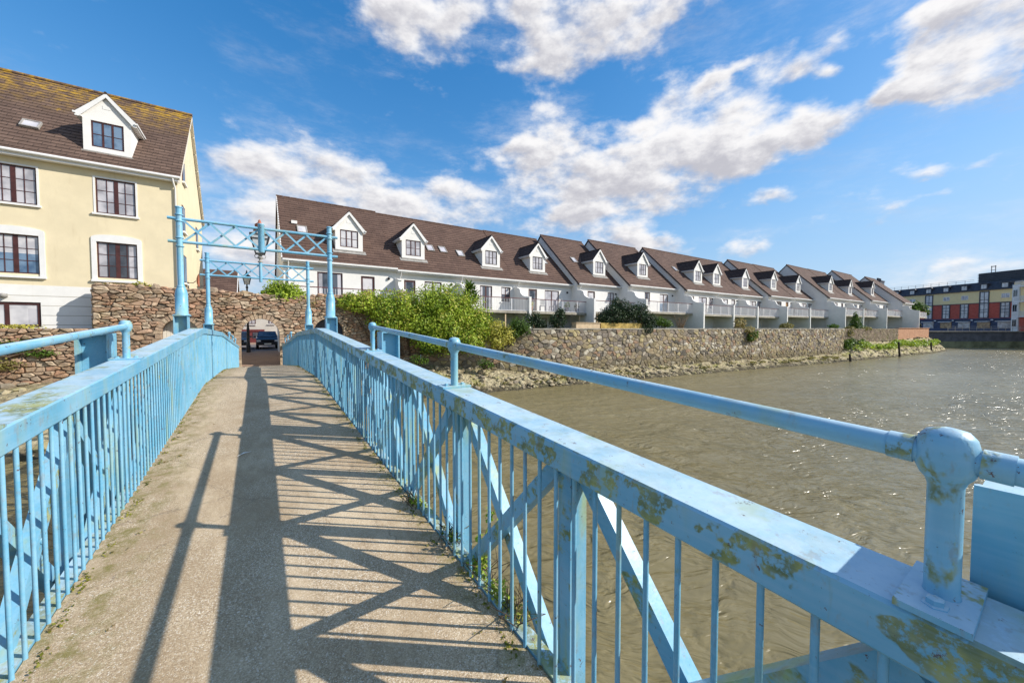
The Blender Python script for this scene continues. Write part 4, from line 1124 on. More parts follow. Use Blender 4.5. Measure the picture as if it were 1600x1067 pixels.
for h in range(420):
    z = E+1.7+rnd.random()**1.3*1.35; a = rnd.uniform(0, 6.28); L = rnd.uniform(.55,.95); el = rnd.uniform(.3,1.25)
    c = Vector((13.0+rnd.uniform(-.5,.5)*(1.1-(z-E-1.7)/1.8), 24.9+rnd.uniform(-.3,.3), z)); d = Vector((math.cos(a)*math.cos(el), math.sin(a)*math.cos(el), math.sin(el))); t = d.cross(Vector((0,0,1))).normalized()
    m.add([c-t*.02, c+d*L*.5+t*.05+Vector((0,0,.03)), c+d*L-Vector((0,0,.06)), c+d*L*.5-t*.05+Vector((0,0,.03))], [(0,1,2,3)])
m.build('foliage', 'leaf_mid', sp)
m = MB(); m.tube([(13.2,24.9,E-.3),(13.22,24.9,E+1.2),(13.2,24.9,E+2.4)], .06, 7, r2=.03); m.build('stem', 'bark', sp)
shrub('small dark shrub with dead stems just right of the hedge end, on the quay wall', [(17.2,22.7,E+.65,.75,.5,.6),(17.8,22.7,E+.3,.6,.4,.45)], 1700, .12, 'leaf_dark', (17.4,22.7,GZ), 40)
shrub('dark green rounded shrub under the balcony with the potted plants', [(19.3,22.4,E+.6,.8,.5,.62),(19.6,22.4,E+1.15,.5,.35,.45)], 2100, .12, 'leaf_dark', (19.3,22.4,GZ), 41)
shrub('large dark domed shrub on the quay wall, with a lighter shoot on top', [(24.9,21.7,E+1.15,1.35,.9,.9),(26.3,21.6,E+1.45,1.3,.9,.9),(23.9,21.8,E+.8,.8,.6,.6),(25.3,21.7,E+2.1,.5,.45,.55)], 7000, .13, 'leaf_dark', (25.3,21.9,GZ), 42, r=.06)
shrub('dark bushy shrub beside the domed one, hanging over the wall top', [(27.7,21.2,E+1.3,1.1,.7,.95),(28.6,21.0,E+.6,1.1,.7,.8),(28.1,20.8,E-.15,.8,.5,.5)], 4800, .13, 'leaf_dark', (28,21.2,GZ), 43, r=.06)
shrub('low mid-green shrub between the dark shrubs and the bare one', [(29.9,20.7,E+.6,.7,.5,.45),(30.8,20.6,E+.4,.6,.5,.35)], 1200, .13, 'leaf_mid', (30.2,20.8,GZ), 44)
bs = thing('bare_shrub', 'leafless twiggy shrub in front of a white partition wall', 'shrub', (32.6,20.3,GZ)); rnd = random.Random(45)
m = MB()
for _ in range(26):
    a = rnd.uniform(0, 6.28); p = Vector((32.6,20.35,GZ)); d = Vector((math.cos(a)*.7, math.sin(a)*.4, rnd.uniform(.7,1.5))).normalized(); L = rnd.uniform(.7,1.7)
    q = p+d*L*.5; e = p+d*L+Vector((rnd.uniform(-.3,.3),0,rnd.uniform(-.1,.25))); m.tube([p,q,e], .022, 5, r2=.006, cap=False)
    for _ in range(6):
        f = rnd.uniform(.3,1); s = p+(e-p)*f; m.tube([s, s+Vector((rnd.uniform(-.4,.4), rnd.uniform(-.25,.25), rnd.uniform(.05,.45)))], .010, 4, r2=.004, cap=False)
m.build('branch', 'twig', bs)
shrub('yellowish half-bare bush trailing down the tan quay wall', [(41.5,19.3,E+.45,.9,.5,.65),(42.6,18.9,E-.2,.9,.45,.45),(42.9,18.75,E-.8,.7,.35,.5)], 1500, .15, 'leaf_autumn', (42,19.4,GZ), 46, k=9)
shrub('dark ivy patch below the yellowish bush on the tan quay wall', [(43.2,18.7,E-.7,.9,.3,.5),(42.6,18.7,E-1.0,.6,.3,.4)], 900, .15, 'leaf_mid', (43,18.9,E-1.2), 47, 'ivy', 'ivy')
shrub('low olive bush on the quay wall under the slatted chair balcony', [(51,18.6,E+.2,1.2,.6,.42)], 900, .17, 'leaf_olive', (51,18.6,GZ), 48)
shrub('small green bush beside the wide white flank wall', [(62.0,17.3,E+.2,.8,.5,.35)], 500, .17, 'leaf_mid', (62,17.4,GZ), 49)
cn = thing('conifer', 'small conical green conifer behind the weedy stone wall', 'tree', (70.6,17.3,GZ)); rnd = random.Random(50)
leaves([(70.6,17.3,E+.1,.95,.9,.6),(70.6,17.3,E+.75,.75,.7,.7),(70.6,17.3,E+1.4,.5,.5,.6),(70.6,17.3,E+1.9,.25,.25,.45)], 1700, .17, rnd).build('crown', 'leaf_mid', cn)
m = MB(); m.tube([(70.6,17.3,GZ),(70.6,17.3,E+1.9)], .09, 7, r2=.03); m.build('trunk', 'bark', cn)
shrub('low scrub trailing along the weedy stone wall top', [(67,17.0,E+.0,1.2,.5,.3),(72,16.4,E-.05,1.6,.5,.25),(66,16.7,E-.6,.8,.35,.5)], 1300, .17, 'leaf_olive', (70,16.9,GZ), 51, 'ivy', 'ivy')
rnd = random.Random(52)
scr = [(66+i*1.9, lerp_path(W, 66+i*1.9)+1.1+rnd.uniform(-.2,.3), 1.5+rnd.uniform(-.2,.3), 1.2, .7, .40+rnd.uniform(0,.25)) for i in range(19)]
o = leaves(scr, 6500, .22, rnd).build('bank_scrub', 'leaf_bright'); tag(o, 'yellow-green scrub covering the bank below the weedy wall', 'scrub', kind='stuff')
scr = [(64.5+i*1.4, lerp_path(W, 64.5)+1.75-i*.1, 1.9+rnd.uniform(-.2,.2), .9, .5, .7) for i in range(4)]
shrub('dark green clump at the corner where the tan quay wall ends', scr, 1600, .2, 'leaf_mid', (66,16.4,1.2), 53)
scr = [(x, lerp_path(W, x)+rnd.uniform(.5,1.3), rnd.uniform(.3,.6), rnd.uniform(.5,1.2), .35, .12) for x in [rnd.uniform(10,62) for _ in range(40)]]
o = leaves(scr, 2600, .13, rnd).build('bank_weeds', 'leaf_olive'); tag(o, 'thin olive weeds among the rubble along the tan quay wall', 'weeds', kind='stuff')
for k, (x, y, z, lab) in enumerate(((8.3,23.2,2.0,'small weed on the rubble bank below the hedge'),(12.6,22.2,1.6,'green weed clump on the bank near the end of the hedge'))):
    shrub(lab, [(x,y,z,.5,.35,.35),(x+.4,y-.1,z-.1,.35,.3,.25)], 420, .11, 'leaf_mid', (x,y,z-.4), 60+k, 'weed', 'weed')
shrub('yellow-green groundsel growing along the top of the embankment wall', [(-9.6,24.75,E+.08,1.0,.25,.16),(-8.4,24.75,E+.05,.7,.25,.12),(-11,24.75,E+.1,1.0,.25,.15)], 1300, .075, 'leaf_yellow', (-9.5,24.8,E-.1), 54, 'weed', 'weed', k=2)
shrub('green creeper hanging on the embankment wall face, left of the blue stub column', [(-8.6,24.4,E-.75,.9,.14,.3),(-7.7,24.4,E-1.05,.5,.12,.2),(-9.4,24.4,E-1.0,.6,.12,.3)], 1500, .075, 'leaf_mid', (-8.6,24.45,E-1.2), 55, 'creeper', 'creeper', k=2)
shrub('yellowish creeper low on the embankment wall at the photo edge', [(-10.2,24.35,E-.9,.8,.14,.5),(-9.0,24.3,E-1.5,.9,.14,.25)], 1400, .075, 'leaf_olive', (-10,24.45,E-1.6), 56, 'creeper', 'creeper', k=2)
tr = thing('leafy_tree', 'spreading green tree in front of the far red brick building', 'tree', (147,24.5,E-.7)); rnd = random.Random(57)
leaves([(146.5,24.5,E+5.6,3.0,2.2,1.5),(149.5,23.5,E+5.2,2.2,1.8,1.3),(144.5,25,E+4.6,1.6,1.5,1.2),(150.5,22.8,E+4.2,1.2,1.2,.9)], 2600, .5, rnd).build('crown', 'leaf_mid', tr)
m = MB(); m.tube([(147,24.5,E-.7),(147.2,24.4,E+2.5),(147,24.4,E+5.2)], .22, 8, r2=.1)
for dx, dz in ((-2,1.6),(2,1.4),(1,2.2),(-1,2.4)): m.tube([(147.1,24.4,E+2.4),(147.1+dx,24.4,E+2.6+dz)], .1, 6, r2=.04)
m.build('trunk', 'bark', tr)
shrub('light shrubbery under the spreading tree on the far quay', [(145.5,25,E+.9,2.2,1.4,1.0),(149,24,E+.7,1.6,1.2,.9)], 900, .4, 'leaf_autumn', (147,24.7,E-.7), 58)

# weeds and moss along the walkway edges
def weed(x, y, n, size, lab, seed, mat='leaf_bright', sp=.12, h=.07):
    z = deck_z(y); rnd = random.Random(seed)
    bl = [(x+rnd.uniform(-.02,.05), y+rnd.uniform(-sp,sp), z+h*rnd.uniform(.3,.8), .055, .08, h*.7) for _ in range(5)]
    shrub(lab, bl, n, size, mat, (x, y, z), seed, 'weed', 'weed', r=.003, k=3, zmin=None)
weed(1.13, 1.98, 420, .022, 'tufted green weed rooted at the river-side deck edge, biggest of its row', 71, 'leaf_bright', .2, .09)
weed(1.13, 2.42, 260, .02, 'dark green weed at the foot of a truss post on the river side', 72, 'leaf_mid', .12, .08)
weed(1.09, 3.1, 200, .02, 'small weed at the river-side deck edge farther along, beyond the bigger ones', 73, 'leaf_bright', .1, .05)
weed(1.14, 1.66, 160, .022, 'low weed nearest the camera beside the river-side deck edge', 74, 'leaf_yellow', .1, .05)
st = thing('seedling', 'tall thin seedling with a bent stem outside the railing bars', 'plant', (1.42, 2.25, deck_z(2.2)-.1)); rnd = random.Random(75)
m = MB(); z0 = deck_z(2.2)-.05; m.tube([(1.2,2.2,z0),(1.26,2.2,z0+.2),(1.32,2.18,z0+.36),(1.40,2.15,z0+.40)], .004, 5, cap=False); m.build('stem', 'leaf_bright', st)
leaves([(1.24,2.2,z0+.15,.05,.05,.06),(1.30,2.2,z0+.3,.05,.05,.05),(1.38,2.15,z0+.38,.05,.04,.03)], 60, .035, rnd).build('foliage', 'leaf_bright', st)
rnd = random.Random(76); bl = []
for sx in (-.885, 1.035):
    y = .3
    while y < 20:
        if rnd.random() < .8: bl.append((sx+rnd.uniform(-.03,.03), y, deck_z(y)+.002, rnd.uniform(.012,.05), rnd.uniform(.05,.18), .010))
        y += rnd.uniform(.08,.35)
o = leaves(bl, 5200, .016, rnd, up=1.2).build('deck_moss', 'moss'); tag(o, 'moss creeping along both edges of the walkway', 'moss', kind='stuff')
bl = []
for _ in range(90):
    y = .8+rnd.random()**1.6*14; x = rnd.choice([-.9+abs(rnd.gauss(0,.12)), 1.05-abs(rnd.gauss(0,.08))]); bl.append((x, y, deck_z(y)+.006, .03, .03, .004))
o = leaves(bl, 330, .022, rnd, up=2).build('leaf_litter', 'leaf_autumn'); tag(o, 'dry leaf litter scattered along the walkway edges', 'litter', kind='stuff')
m = MB(); z = deck_z(5.05)+.008; m.add([(-.21,5.0,z),(-.17,5.06,z+.012),(-.10,5.08,z+.004),(-.16,5.03,z+.01)], [(0,3,1),(3,2,1)])
m.tube([(-.22,4.99,z),(-.16,5.035,z+.012),(-.1,5.08,z+.006)], .002, 5, cap=False)
tag(m.build('feather', 'feather'), 'small white feather lying on the shaded walkway', 'feather')

# ------------------------------------------------------------------ small things of the terrace
def pot(label, x, y, z, mat, lf, seed, s=1.0, name='potted_plant'):
    r = thing(name, label, 'potted plant', (x,y,z), 'potted plants on the balconies'); rnd = random.Random(seed)
    m = MB(); m.lathe((x,y,z), [(.13*s,0),(.17*s,.28*s),(.19*s,.29*s),(.19*s,.33*s),(.16*s,.33*s),(.15*s,.29*s)], 14); m.build('pot', mat, r)
    leaves([(x,y,z+.55*s,.26*s,.26*s,.26*s)], 140, .11*s, rnd).build('foliage', lf, r)
FL = E+1.48-.005
def chair(label, x, y, z, mat, s=1.0, rz=0):
    r = thing('garden_chair', label, 'chair', (x,y,z), 'garden chairs on the balconies', rz)
    m = MB(); m.box(-.24,.24,-.22,.22,.42,.45); m.build('seat', mat, r, local=True)
    m = MB()
    for k in range(5): m.box(-.22+k*.1,-.18+k*.1,.2,.23,.5,.95)
    m.box(-.24,.24,.195,.235,.95,1.0); m.build('backrest', mat, r, local=True)
    for a in (-1,1):
        for b in (-1,1):
            m = MB(); m.box(a*.22-.02,a*.22+.02,b*.2-.02,b*.2+.02,0,.5 if b > 0 else .42); m.build('leg', mat, r, local=True)
    return r
pot('yellow-green potted plant at the left end of the balcony near the first roof step', 18.95, 25.35, FL, 'terracotta', 'leaf_yellow', 81)
chair('dark blue garden chair on the balcony near the first roof step, left one', 20.3, 25.5, FL, 'pot_blue', rz=2.6)
chair('dark blue garden chair on the balcony near the first roof step, right one', 21.4, 25.5, FL, 'pot_blue', rz=3.6)
pot('bushy green potted plant in the middle of the same balcony as the blue chairs', 22.9, 25.3, FL, 'pot_blue', 'leaf_mid', 82, 1.1)
pot('dark potted plant at the right end of the balcony with the blue chairs', 24.2, 25.4, FL, 'pot_blue', 'leaf_dark', 83, 1.0)
chair('black slatted chair on a far balcony above the olive bush', 62.0, 21.5, FL+.2, 'dark_metal', rz=0)
pot('purple-leaved potted plant on the last balcony of the terrace', 99.0, 18.6, FL+.75, 'pot_blue', 'leaf_pink', 84, 1.6)
pot('terracotta pot with red plants on the balcony behind the conifer', 84.5, 19.6, FL+.55, 'terracotta', 'leaf_autumn', 85, 1.6)
g = thing('raised_planter', 'long pale timber planter on the quay wall beside the large domed shrub', 'planter', (23.4,21.5,GZ))
m = MB(); m.prism([(20.6,21.65),(23.0,21.42),(23.05,21.95),(20.65,22.2)], lambda u,v,w: (u,v,w), GZ+.0, E+.42); m.build('box', 'timber_beige', g)
m = MB(); m.prism([(20.55,21.6),(23.05,21.36),(23.1,22.0),(20.6,22.25)], lambda u,v,w: (u,v,w), E+.421, E+.47); m.build('coping', 'timber_beige', g)
g = thing('mossy_planter', 'mossy yellow timber planter in front of the large domed shrub', 'planter', (25.4,21.3,GZ))
m = MB(); m.prism([(23.1,21.40),(28.2,20.92),(28.25,21.3),(23.15,21.8)], lambda u,v,w: (u,v,w), GZ+.0, E+.44); m.build('box', 'timber_yellow', g)
for k, (x, y, z0, z1, dx) in enumerate(((74.4,13.35,-.8,2.1,-.5),(91.4,12.75,-.6,1.7,-.25),(59.0,14.75,-.6,.95,-.15))):
    m = MB(); m.tube([(x,y,z0),(x+dx*.4,y+.05,(z0+z1)/2),(x+dx,y+.1,z1)], .13, 8, r2=.10)
    tag(m.build('mooring_stake', 'dark_stake'), ['dark leaning stake in the bank below the orange brick wall', 'dark stake at the tip of the promontory', 'short thin stake in the bank below the end of the tan quay wall'][k], 'stake', 'mooring stakes along the bank')

# ------------------------------------------------------------------ lane beyond the arch
def car(label, x, y, z, paint, w=1.72, rz=0.0):
    r = thing('parked_car', label, 'car', (x,y,z), 'cars parked beyond the arch', rz)
    # profile in (y, z), nose at y = -2.2 looking to the camera
    P = [(-2.18,.42),(-2.22,.62),(-2.15,.86),(-1.9,.98),(-1.05,1.05),(-.98,1.07),(1.95,1.05),(2.15,.95),(2.2,.6),(2.15,.38)]
    m = MB(); m.prism(P, lambda u,v,q: (q,u,v), -w/2, w/2); m.build('body', paint, r, local=True)
    m = MB(); a, b = w/2-.06, w/2-.2
    lo = [(-a,-1.0,1.06),(a,-1.0,1.06),(a,1.9,1.05),(-a,1.9,1.05)]; hi = [(-b,-.25,1.58),(b,-.25,1.58),(b,1.6,1.55),(-b,1.6,1.55)]
    m.add(lo+hi, [(4,5,6,7),(1,2,6,5),(3,0,4,7),(2,3,7,6)], 0); m.add(lo+hi, [(0,1,5,4)], 0); m.build('cabin', paint, r, local=True)
    m = MB(); L = lambda p,q,f: tuple(p[i]+(q[i]-p[i])*f for i in range(3))
    c = [L(lo[0],hi[0],.08),L(lo[1],hi[1],.08),L(lo[1],hi[1],.9),L(lo[0],hi[0],.9)]
    m.quad(*[(p[0]*.93,p[1]-.012,p[2]+.008) for p in c]); m.build('windscreen', 'windscreen', r, local=True)
    for s, (i, j) in ((1,(1,2)),(-1,(0,3))):
        m = MB(); c = [L(lo[i],lo[j],.1),L(lo[i],lo[j],.9),L(hi[i],hi[j],.88),L(hi[i],hi[j],.05)]
        m.quad(*[(p[0]+s*.012,p[1],p[2]+.02 if k < 2 else p[2]-.05) for k, p in enumerate(c)]); m.build('side_window', 'windscreen', r, local=True)
    for s in (-1,1):
        m = MB(); m.prism([(s*.52,.80),(s*(w/2-.04),.86),(s*(w/2-.04),.68),(s*.52,.69)], lambda u,v,q: (u,q,v), -2.235,-2.17); m.build('headlight', 'lamp_lens', r, local=True)
        m = MB(); m.box(min(s*(w/2+.01),s*(w/2+.2)),max(s*(w/2+.01),s*(w/2+.2)),-.85,-.72,1.02,1.17); m.build('wing_mirror', paint, r, local=True)
        for yy in (-1.4,1.35):
            m = MB(); m.tube([(s*(w/2-.2),yy,.33),(s*(w/2+.01),yy,.33)], .33, 20); t = m.build('wheel', 'tyre', r, local=True)
            m = MB(); m.tube([(s*(w/2-.05),yy,.33),(s*(w/2+.02),yy,.33)], .2, 14); m.build('rim', 'rim', t, local=True)
    m = MB(); m.box(-.48,.48,-2.245,-2.2,.66,.83)
    for k in range(3): m.box(-.46,.46,-2.252,-2.246,.69+k*.05,.705+k*.05)
    m.build('grille', 'tyre', r, local=True)
    m = MB(); m.box(-w/2+.03,w/2-.03,-2.27,-2.1,.36,.56); m.build('bumper', 'dark_metal', r, local=True)
    m = MB(); m.box(-.26,.26,-2.285,-2.271,.42,.53); m.build('number_plate', 'plate_white', r, local=True)
    return r
car('dark navy car parked nose-on in the middle of the arch opening', .62, 42.2, E-1.86, 'car_navy')
car('grey car partly hidden by the arch jamb and the black lamp post', -1.62, 42.6, E-1.86, 'car_grey')
car('red car just showing at the right edge of the arch opening', 2.75, 46.0, E-1.86, 'car_red')
lp = thing('street_lamp', 'black lantern lamp post in the lane, seen through and above the arch', 'street lamp', (-.72,36,E-1.88))
x, y, z = -.72, 36, E-1.88
m = MB(); m.lathe((x,y,z), [(.15,0),(.15,.5),(.11,.6),(.10,1.8),(.085,1.95),(.07,2.2),(.055,5.0),(.09,5.02),(.09,5.1),(.05,5.15),(.05,5.3)], 14); m.build('post', 'dark_metal', lp)
m = MB(); m.tube([(x-.42,y,z+4.55),(x+.42,y,z+4.55)], .03, 8); m.build('ladder_bar', 'dark_metal', lp)
m = MB(); cs4 = [(-1,-1),(1,-1),(1,1),(-1,1)]
m.add([(x+a*.14,y+c*.14,z+5.3) for a,c in cs4]+[(x+a*.26,y+c*.26,z+5.85) for a,c in cs4], [(0,1,5,4),(1,2,6,5),(2,3,7,6),(3,0,4,7),(3,2,1,0)]); m.build('lantern_glass', 'lantern_glass', lp)
m = MB()
for a,c in cs4: m.bar((x+a*.145,y+c*.145,z+5.29),(x+a*.265,y+c*.265,z+5.86),.035,.035)
m.add([(x+a*.31,y+c*.31,z+5.86) for a,c in cs4]+[(x+a*.08,y+c*.08,z+6.1) for a,c in cs4], [(0,1,5,4),(1,2,6,5),(2,3,7,6),(3,0,4,7),(4,5,6,7),(3,2,1,0)])
m.lathe((x,y,z+6.1), [(.09,0),(.06,.12),(.02,.3)], 8); m.build('lantern_frame', 'dark_metal', lp)
# building beyond the car park
h = thing('grey_building', 'grey rendered building with red shopfront seen through the arch', 'building', (1,60,E-1.9))
m = MB(); m.box(-6,9,60,70,E-2,E+2.0); m.build('wall', 'grey_render', h)
m = MB(); m.box(-6.3,9.3,59.6,70.3,E+2.001,E+2.25); m.build('roof', 'slate_dark', h)
for (x0,x1,z0,z1) in ((-1.2,-.35,E+.55,E+1.6),(1.1,1.75,E+.6,E+1.5),(3,3.9,E+.6,E+1.5)): window(h, x0,x1,z0,z1,59.9,2,2,'brown_frame','pane_net',None,.08,.05,'white_trim',.04)
m = MB(); m.box(-2.1,.5,59.8,59.999,E-1.9,E-.2,0); m.box(-2.2,.6,59.7,59.79,E-.38,E-.15,0); m.box(-1.9,-1.1,59.75,59.79,E-1.3,E-.55,1); m.box(-.7,.3,59.75,59.79,E-1.3,E-.55,1); m.build('shopfront', ['shop_red','pane_dark'], h)
h = thing('brown_roof_house', 'brown roofed house with white gable glimpsed between the yellow house and the terrace', 'house', (-5,46,E-1.9))
m = MB(); m.box(-12,-2.0,46,53,E-2,E+3.4)
m.add([(-2.0,46,E+3.4),(-2.0,53,E+3.4),(-2.0,49.5,E+5.9)], [(0,1,2)]); m.build('wall', 'white_render', h)
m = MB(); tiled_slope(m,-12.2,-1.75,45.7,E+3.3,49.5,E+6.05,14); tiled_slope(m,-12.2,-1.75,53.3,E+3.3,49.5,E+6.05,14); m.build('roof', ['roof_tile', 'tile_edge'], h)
m = MB()
for s in (-1,1): m.prism([(49.5+s*3.8,E+3.25),(49.5,E+6.0),(49.5,E+5.75),(49.5+s*3.8,E+3.0)], lambda u,v,w: (w,u,v), -1.749,-1.70)
m.build('bargeboard', 'white_trim', h)

# ------------------------------------------------------------------ far quay and its buildings
QD = Vector((.83,-.557,0)); QN = Vector((-.557,-.83,0))        # along the quay, and towards the water
QA = Vector((116.5,15.9,0)); A0 = QA-QD*30; A1 = QA+QD*150
def qp(s, o, z): v = QA+QD*s+QN*o; return (v.x, v.y, z)
g = thing('far_quay_wall', 'dark far quay wall with a mossy green foot across the river', 'quay wall', tuple(QA))
m = MB(); m.add([qp(-30,0,1.3),qp(150,0,1.3),qp(150,-1,1.3),qp(-30,-1,1.3),qp(-30,0,E-.72),qp(150,0,E-.72),qp(150,-1,E-.72),qp(-30,-1,E-.72)], [(0,1,5,4),(4,5,6,7),(3,0,4,7),(1,2,6,5),(2,3,7,6)]); m.build('upper_wall', 'dark_quay', g)
m = MB(); m.add([qp(-30,.5,-1),qp(150,.5,-1),qp(150,.15,1.3),qp(-30,.15,1.3),qp(-30,-.5,1.3),qp(150,-.5,1.3)], [(0,1,2,3),(3,2,5,4)]); m.build('foot', 'mossy_quay', g)
m = MB(); m.bar(qp(-30,.0,E-.66),qp(150,.0,E-.66),.8,.11); m.build('coping', 'concrete', g)
pts = [qp(-30,-.9,0),qp(150,-.9,0),(420,-90,0),(420,160,0),(110,160,0)]
sheet('far_bank', [(p[0],p[1]) for p in pts], E-.68, 'road_asphalt', 'paved quay and ground across the river')
m = MB(); g = thing('quay_railing', 'pale railing along the far quay in front of the red brick building', 'railing', qp(10,-.3,E-.6))
s = 3
while s < 60: m.bar(qp(s,-.3,E-.6),qp(s,-.3,E+.4),.06,.06,(1,0,0)); s += 1.5
m.build('post', 'lead_flashing', g)
m = MB()
for z in (.4,.1,-.2): m.bar(qp(3,-.3,E+z),qp(60,-.3,E+z),.05,.05)
m.build('rail', 'lead_flashing', g)
# hotel: local x runs along the facade from its far end (0) to its near end (29), local -y faces the river
g0 = E-.66
hot = thing('hotel', 'long cream and red brick building with navy ground floor across the river', 'hotel', (172,33.5,g0), None, math.atan2(-.875,-.485))
def HB(parts, name, mats, parent=hot):
    m = MB()
    for p in parts: m.box(*p)
    return m.build(name, mats, parent, local=True)
X0, X1 = -4, 29.2; D = 14
BAY = [28.9-s for s in (1.77,5.84,9.92,14.04,18.25,22.54,26.98)]; TALL = (1,4)
HB([(X0,X1,0,D,3.3,7.45)], 'brick_wall', 'red_brick'); HB([(X0-.02,X1+.02,-.02,D,7.452,10.7)], 'cream_wall', 'hotel_cream'); HB([(X0,X1,.1,D,0,3.1)], 'ground_floor', 'navy_front')
HB([(X0-.1,X1+.1,-.3,.2,3.101,3.3)], 'fascia', 'navy_front')
m = MB(); m.prism([(-.35,10.705),(-.35,10.95),(.55,13.0),(D-1,13.0),(D,10.705)], lambda u,v,w: (w,u,v), X0-.2,X1+.2); m.build('roof', 'slate_dark', hot, local=True)
HB([(X0,X1,-.10,-.022,7.3,7.5)], 'string_course', 'grey_cladding')
for k, b in enumerate(BAY):
    m = MB(); m.box(b-.75,b+.75,-.35,.9,11.0,12.55,0); m.prism([(b-.95,12.3)]+[(b+.95*math.cos(math.pi-math.pi*i/8), 12.55+.3*math.sin(math.pi*i/8)) for i in range(9)]+[(b+.95,12.3)], lambda u,v,w: (u,w,v), -.55,.8,0); m.box(b-.55,b+.55,-.37,-.351,11.2,12.35,1)
    m.box(b-.02,b+.02,-.385,-.371,11.2,12.35,0)
    m.build('dormer', ['slate_dark','pane_pale'], hot, local=True)
    tall = k in TALL; zt = 10.3 if tall else 7.2
    m = MB(); w = .8 if tall else .75
    m.box(b-w-.2,b-w,-.14,.0,3.4,zt); m.box(b+w,b+w+.2,-.14,.0,3.4,zt); m.box(b-w-.2,b+w+.2,-.14,.0,zt,zt+.22)
    for zz in ([3.4,4.9,5.6,7.0,8.2] if tall else [3.4,4.7,5.5,6.4]): m.box(b-w,b+w,-.1,-.03,zz,zz+.12)
    m.box(b-.04,b+.04,-.1,-.03,3.4,zt)
    f = m.build('window', 'grey_cladding', hot, local=True)
    m = MB(); m.box(b-w,b+w,-.045,-.025,3.4,zt); m.build('pane', 'pane_pale', f, local=True)
    if not tall:
        m = MB(); m.box(b-.75,b+.75,-.08,-.03,8.5,9.65,0); m.box(b-.68,b-.04,-.09,-.081,8.57,9.58,1); m.box(b+.04,b+.68,-.09,-.081,8.57,9.58,1); m.build('window', ['white_metal','pane_net'], hot, local=True)
    m = MB(); m.box(b-1.3,b+1.3,-.02,.09,.7,2.3,0); m.box(b-1.4,b+1.4,-.7,.05,2.4,2.55,1); m.build('shop_window', ['pane_warm' if k % 2 else 'pane_net','white_metal'], hot, local=True)
    m = MB(); m.box(b+1.7,b+2.1,-.45,-.301,2.75,3.0); m.build('wall_lamp', 'white_metal', hot, local=True)
HB([(19.5,31,3.2,10,13.0,15.7)], 'roof_plant_room', 'grey_cladding')
m = MB()
for k in range(6): m.box(19.4,31.1,3.05,3.19,13.3+k*.42,13.42+k*.42)
m.build('louvre', 'slate_dark', hot, local=True)
m = MB()
for a in (21.2,22.0): m.box(a-.06,a+.06,4.5,4.62,15.7,17.6)
m.box(21.1,22.1,4.48,4.64,17.3,17.5); m.box(21.1,22.1,4.48,4.64,16.4,16.5); m.build('mast', 'lead_flashing', hot, local=True)
m = MB(); a = X0
while a < 20: m.box(a-.03,a+.03,1.2,1.26,13.0,14.0); a += 2
for z in (13.5,13.95): m.box(X0,20,1.2,1.25,z,z+.05)
m.build('roof_railing', 'lead_flashing', hot, local=True)
ap = thing('apartment_block', 'pale apartment block with white corner bays at the right photo edge', 'building', (141.2,7.6,g0), None, math.atan2(-.62,-.785))
m = MB(); m.box(0,16,0,12,0,11.0,0); m.box(-.01,1.6,-.25,-.001,0,10.4,1); m.build('wall', ['hotel_cream','white_render'], ap, local=True)
m = MB(); m.box(-.3,16.3,-.5,12.3,11.001,11.3); m.build('roof', 'slate_dark', ap, local=True)
m = MB(); m.box(1.62,16,-.06,-.002,0,3.3); m.build('plinth', 'red_brick', ap, local=True)
for k in range(3):
    for j, b in enumerate((.8,3.6,6.8,10)):
        z = 1.0+k*3.3; m = MB(); y_ = -.26 if j == 0 else -.07
        m.box(b-.55,b+.55,y_-.06,y_,z,z+1.7,0); m.box(b-.47,b-.03,y_-.07,y_-.061,z+.08,z+1.62,1); m.box(b+.03,b+.47,y_-.07,y_-.061,z+.08,z+1.62,1); m.build('window', ['white_metal','pane_dark'], ap, local=True)
for k in range(3):
    m = MB(); m.box(2,12,-1.3,-.1,3.1+k*3.3,3.3+k*3.3); 
    x = 2.0
    while x <= 12: m.box(x,x+.05,-1.3,-1.25,3.3+k*3.3,4.3+k*3.3); x += .25
    m.box(2,12,-1.32,-1.23,4.3+k*3.3,4.37+k*3.3); m.build('balcony', 'white_metal', ap, local=True)

# ------------------------------------------------------------------ camera, sun, sky
TH, PT, F = R(33.89), R(2.0), 588.0
cam = bpy.data.cameras.new('camera'); co = bpy.data.objects.new('camera', cam); col.objects.link(co)
co.location = (0, 0, E); fwd = Vector((math.sin(TH)*math.cos(PT), math.cos(TH)*math.cos(PT), -math.sin(PT)))
co.rotation_euler = fwd.to_track_quat('-Z', 'Y').to_euler()
cam.sensor_width = 36; cam.sensor_fit = 'HORIZONTAL'; cam.lens = F/1600*36; cam.clip_end = 6000; cam.clip_start = .02
scene.camera = co
SD = Vector((1.2, -.877, 1.0)).normalized()
sl = bpy.data.lights.new('sun', 'SUN'); so = bpy.data.objects.new('sun', sl); col.objects.link(so)
sl.energy = 3.75; sl.angle = R(.5); sl.color = (1.0, .945, .86)
so.location = (30, -30, 40); so.rotation_euler = SD.to_track_quat('Z', 'Y').to_euler()

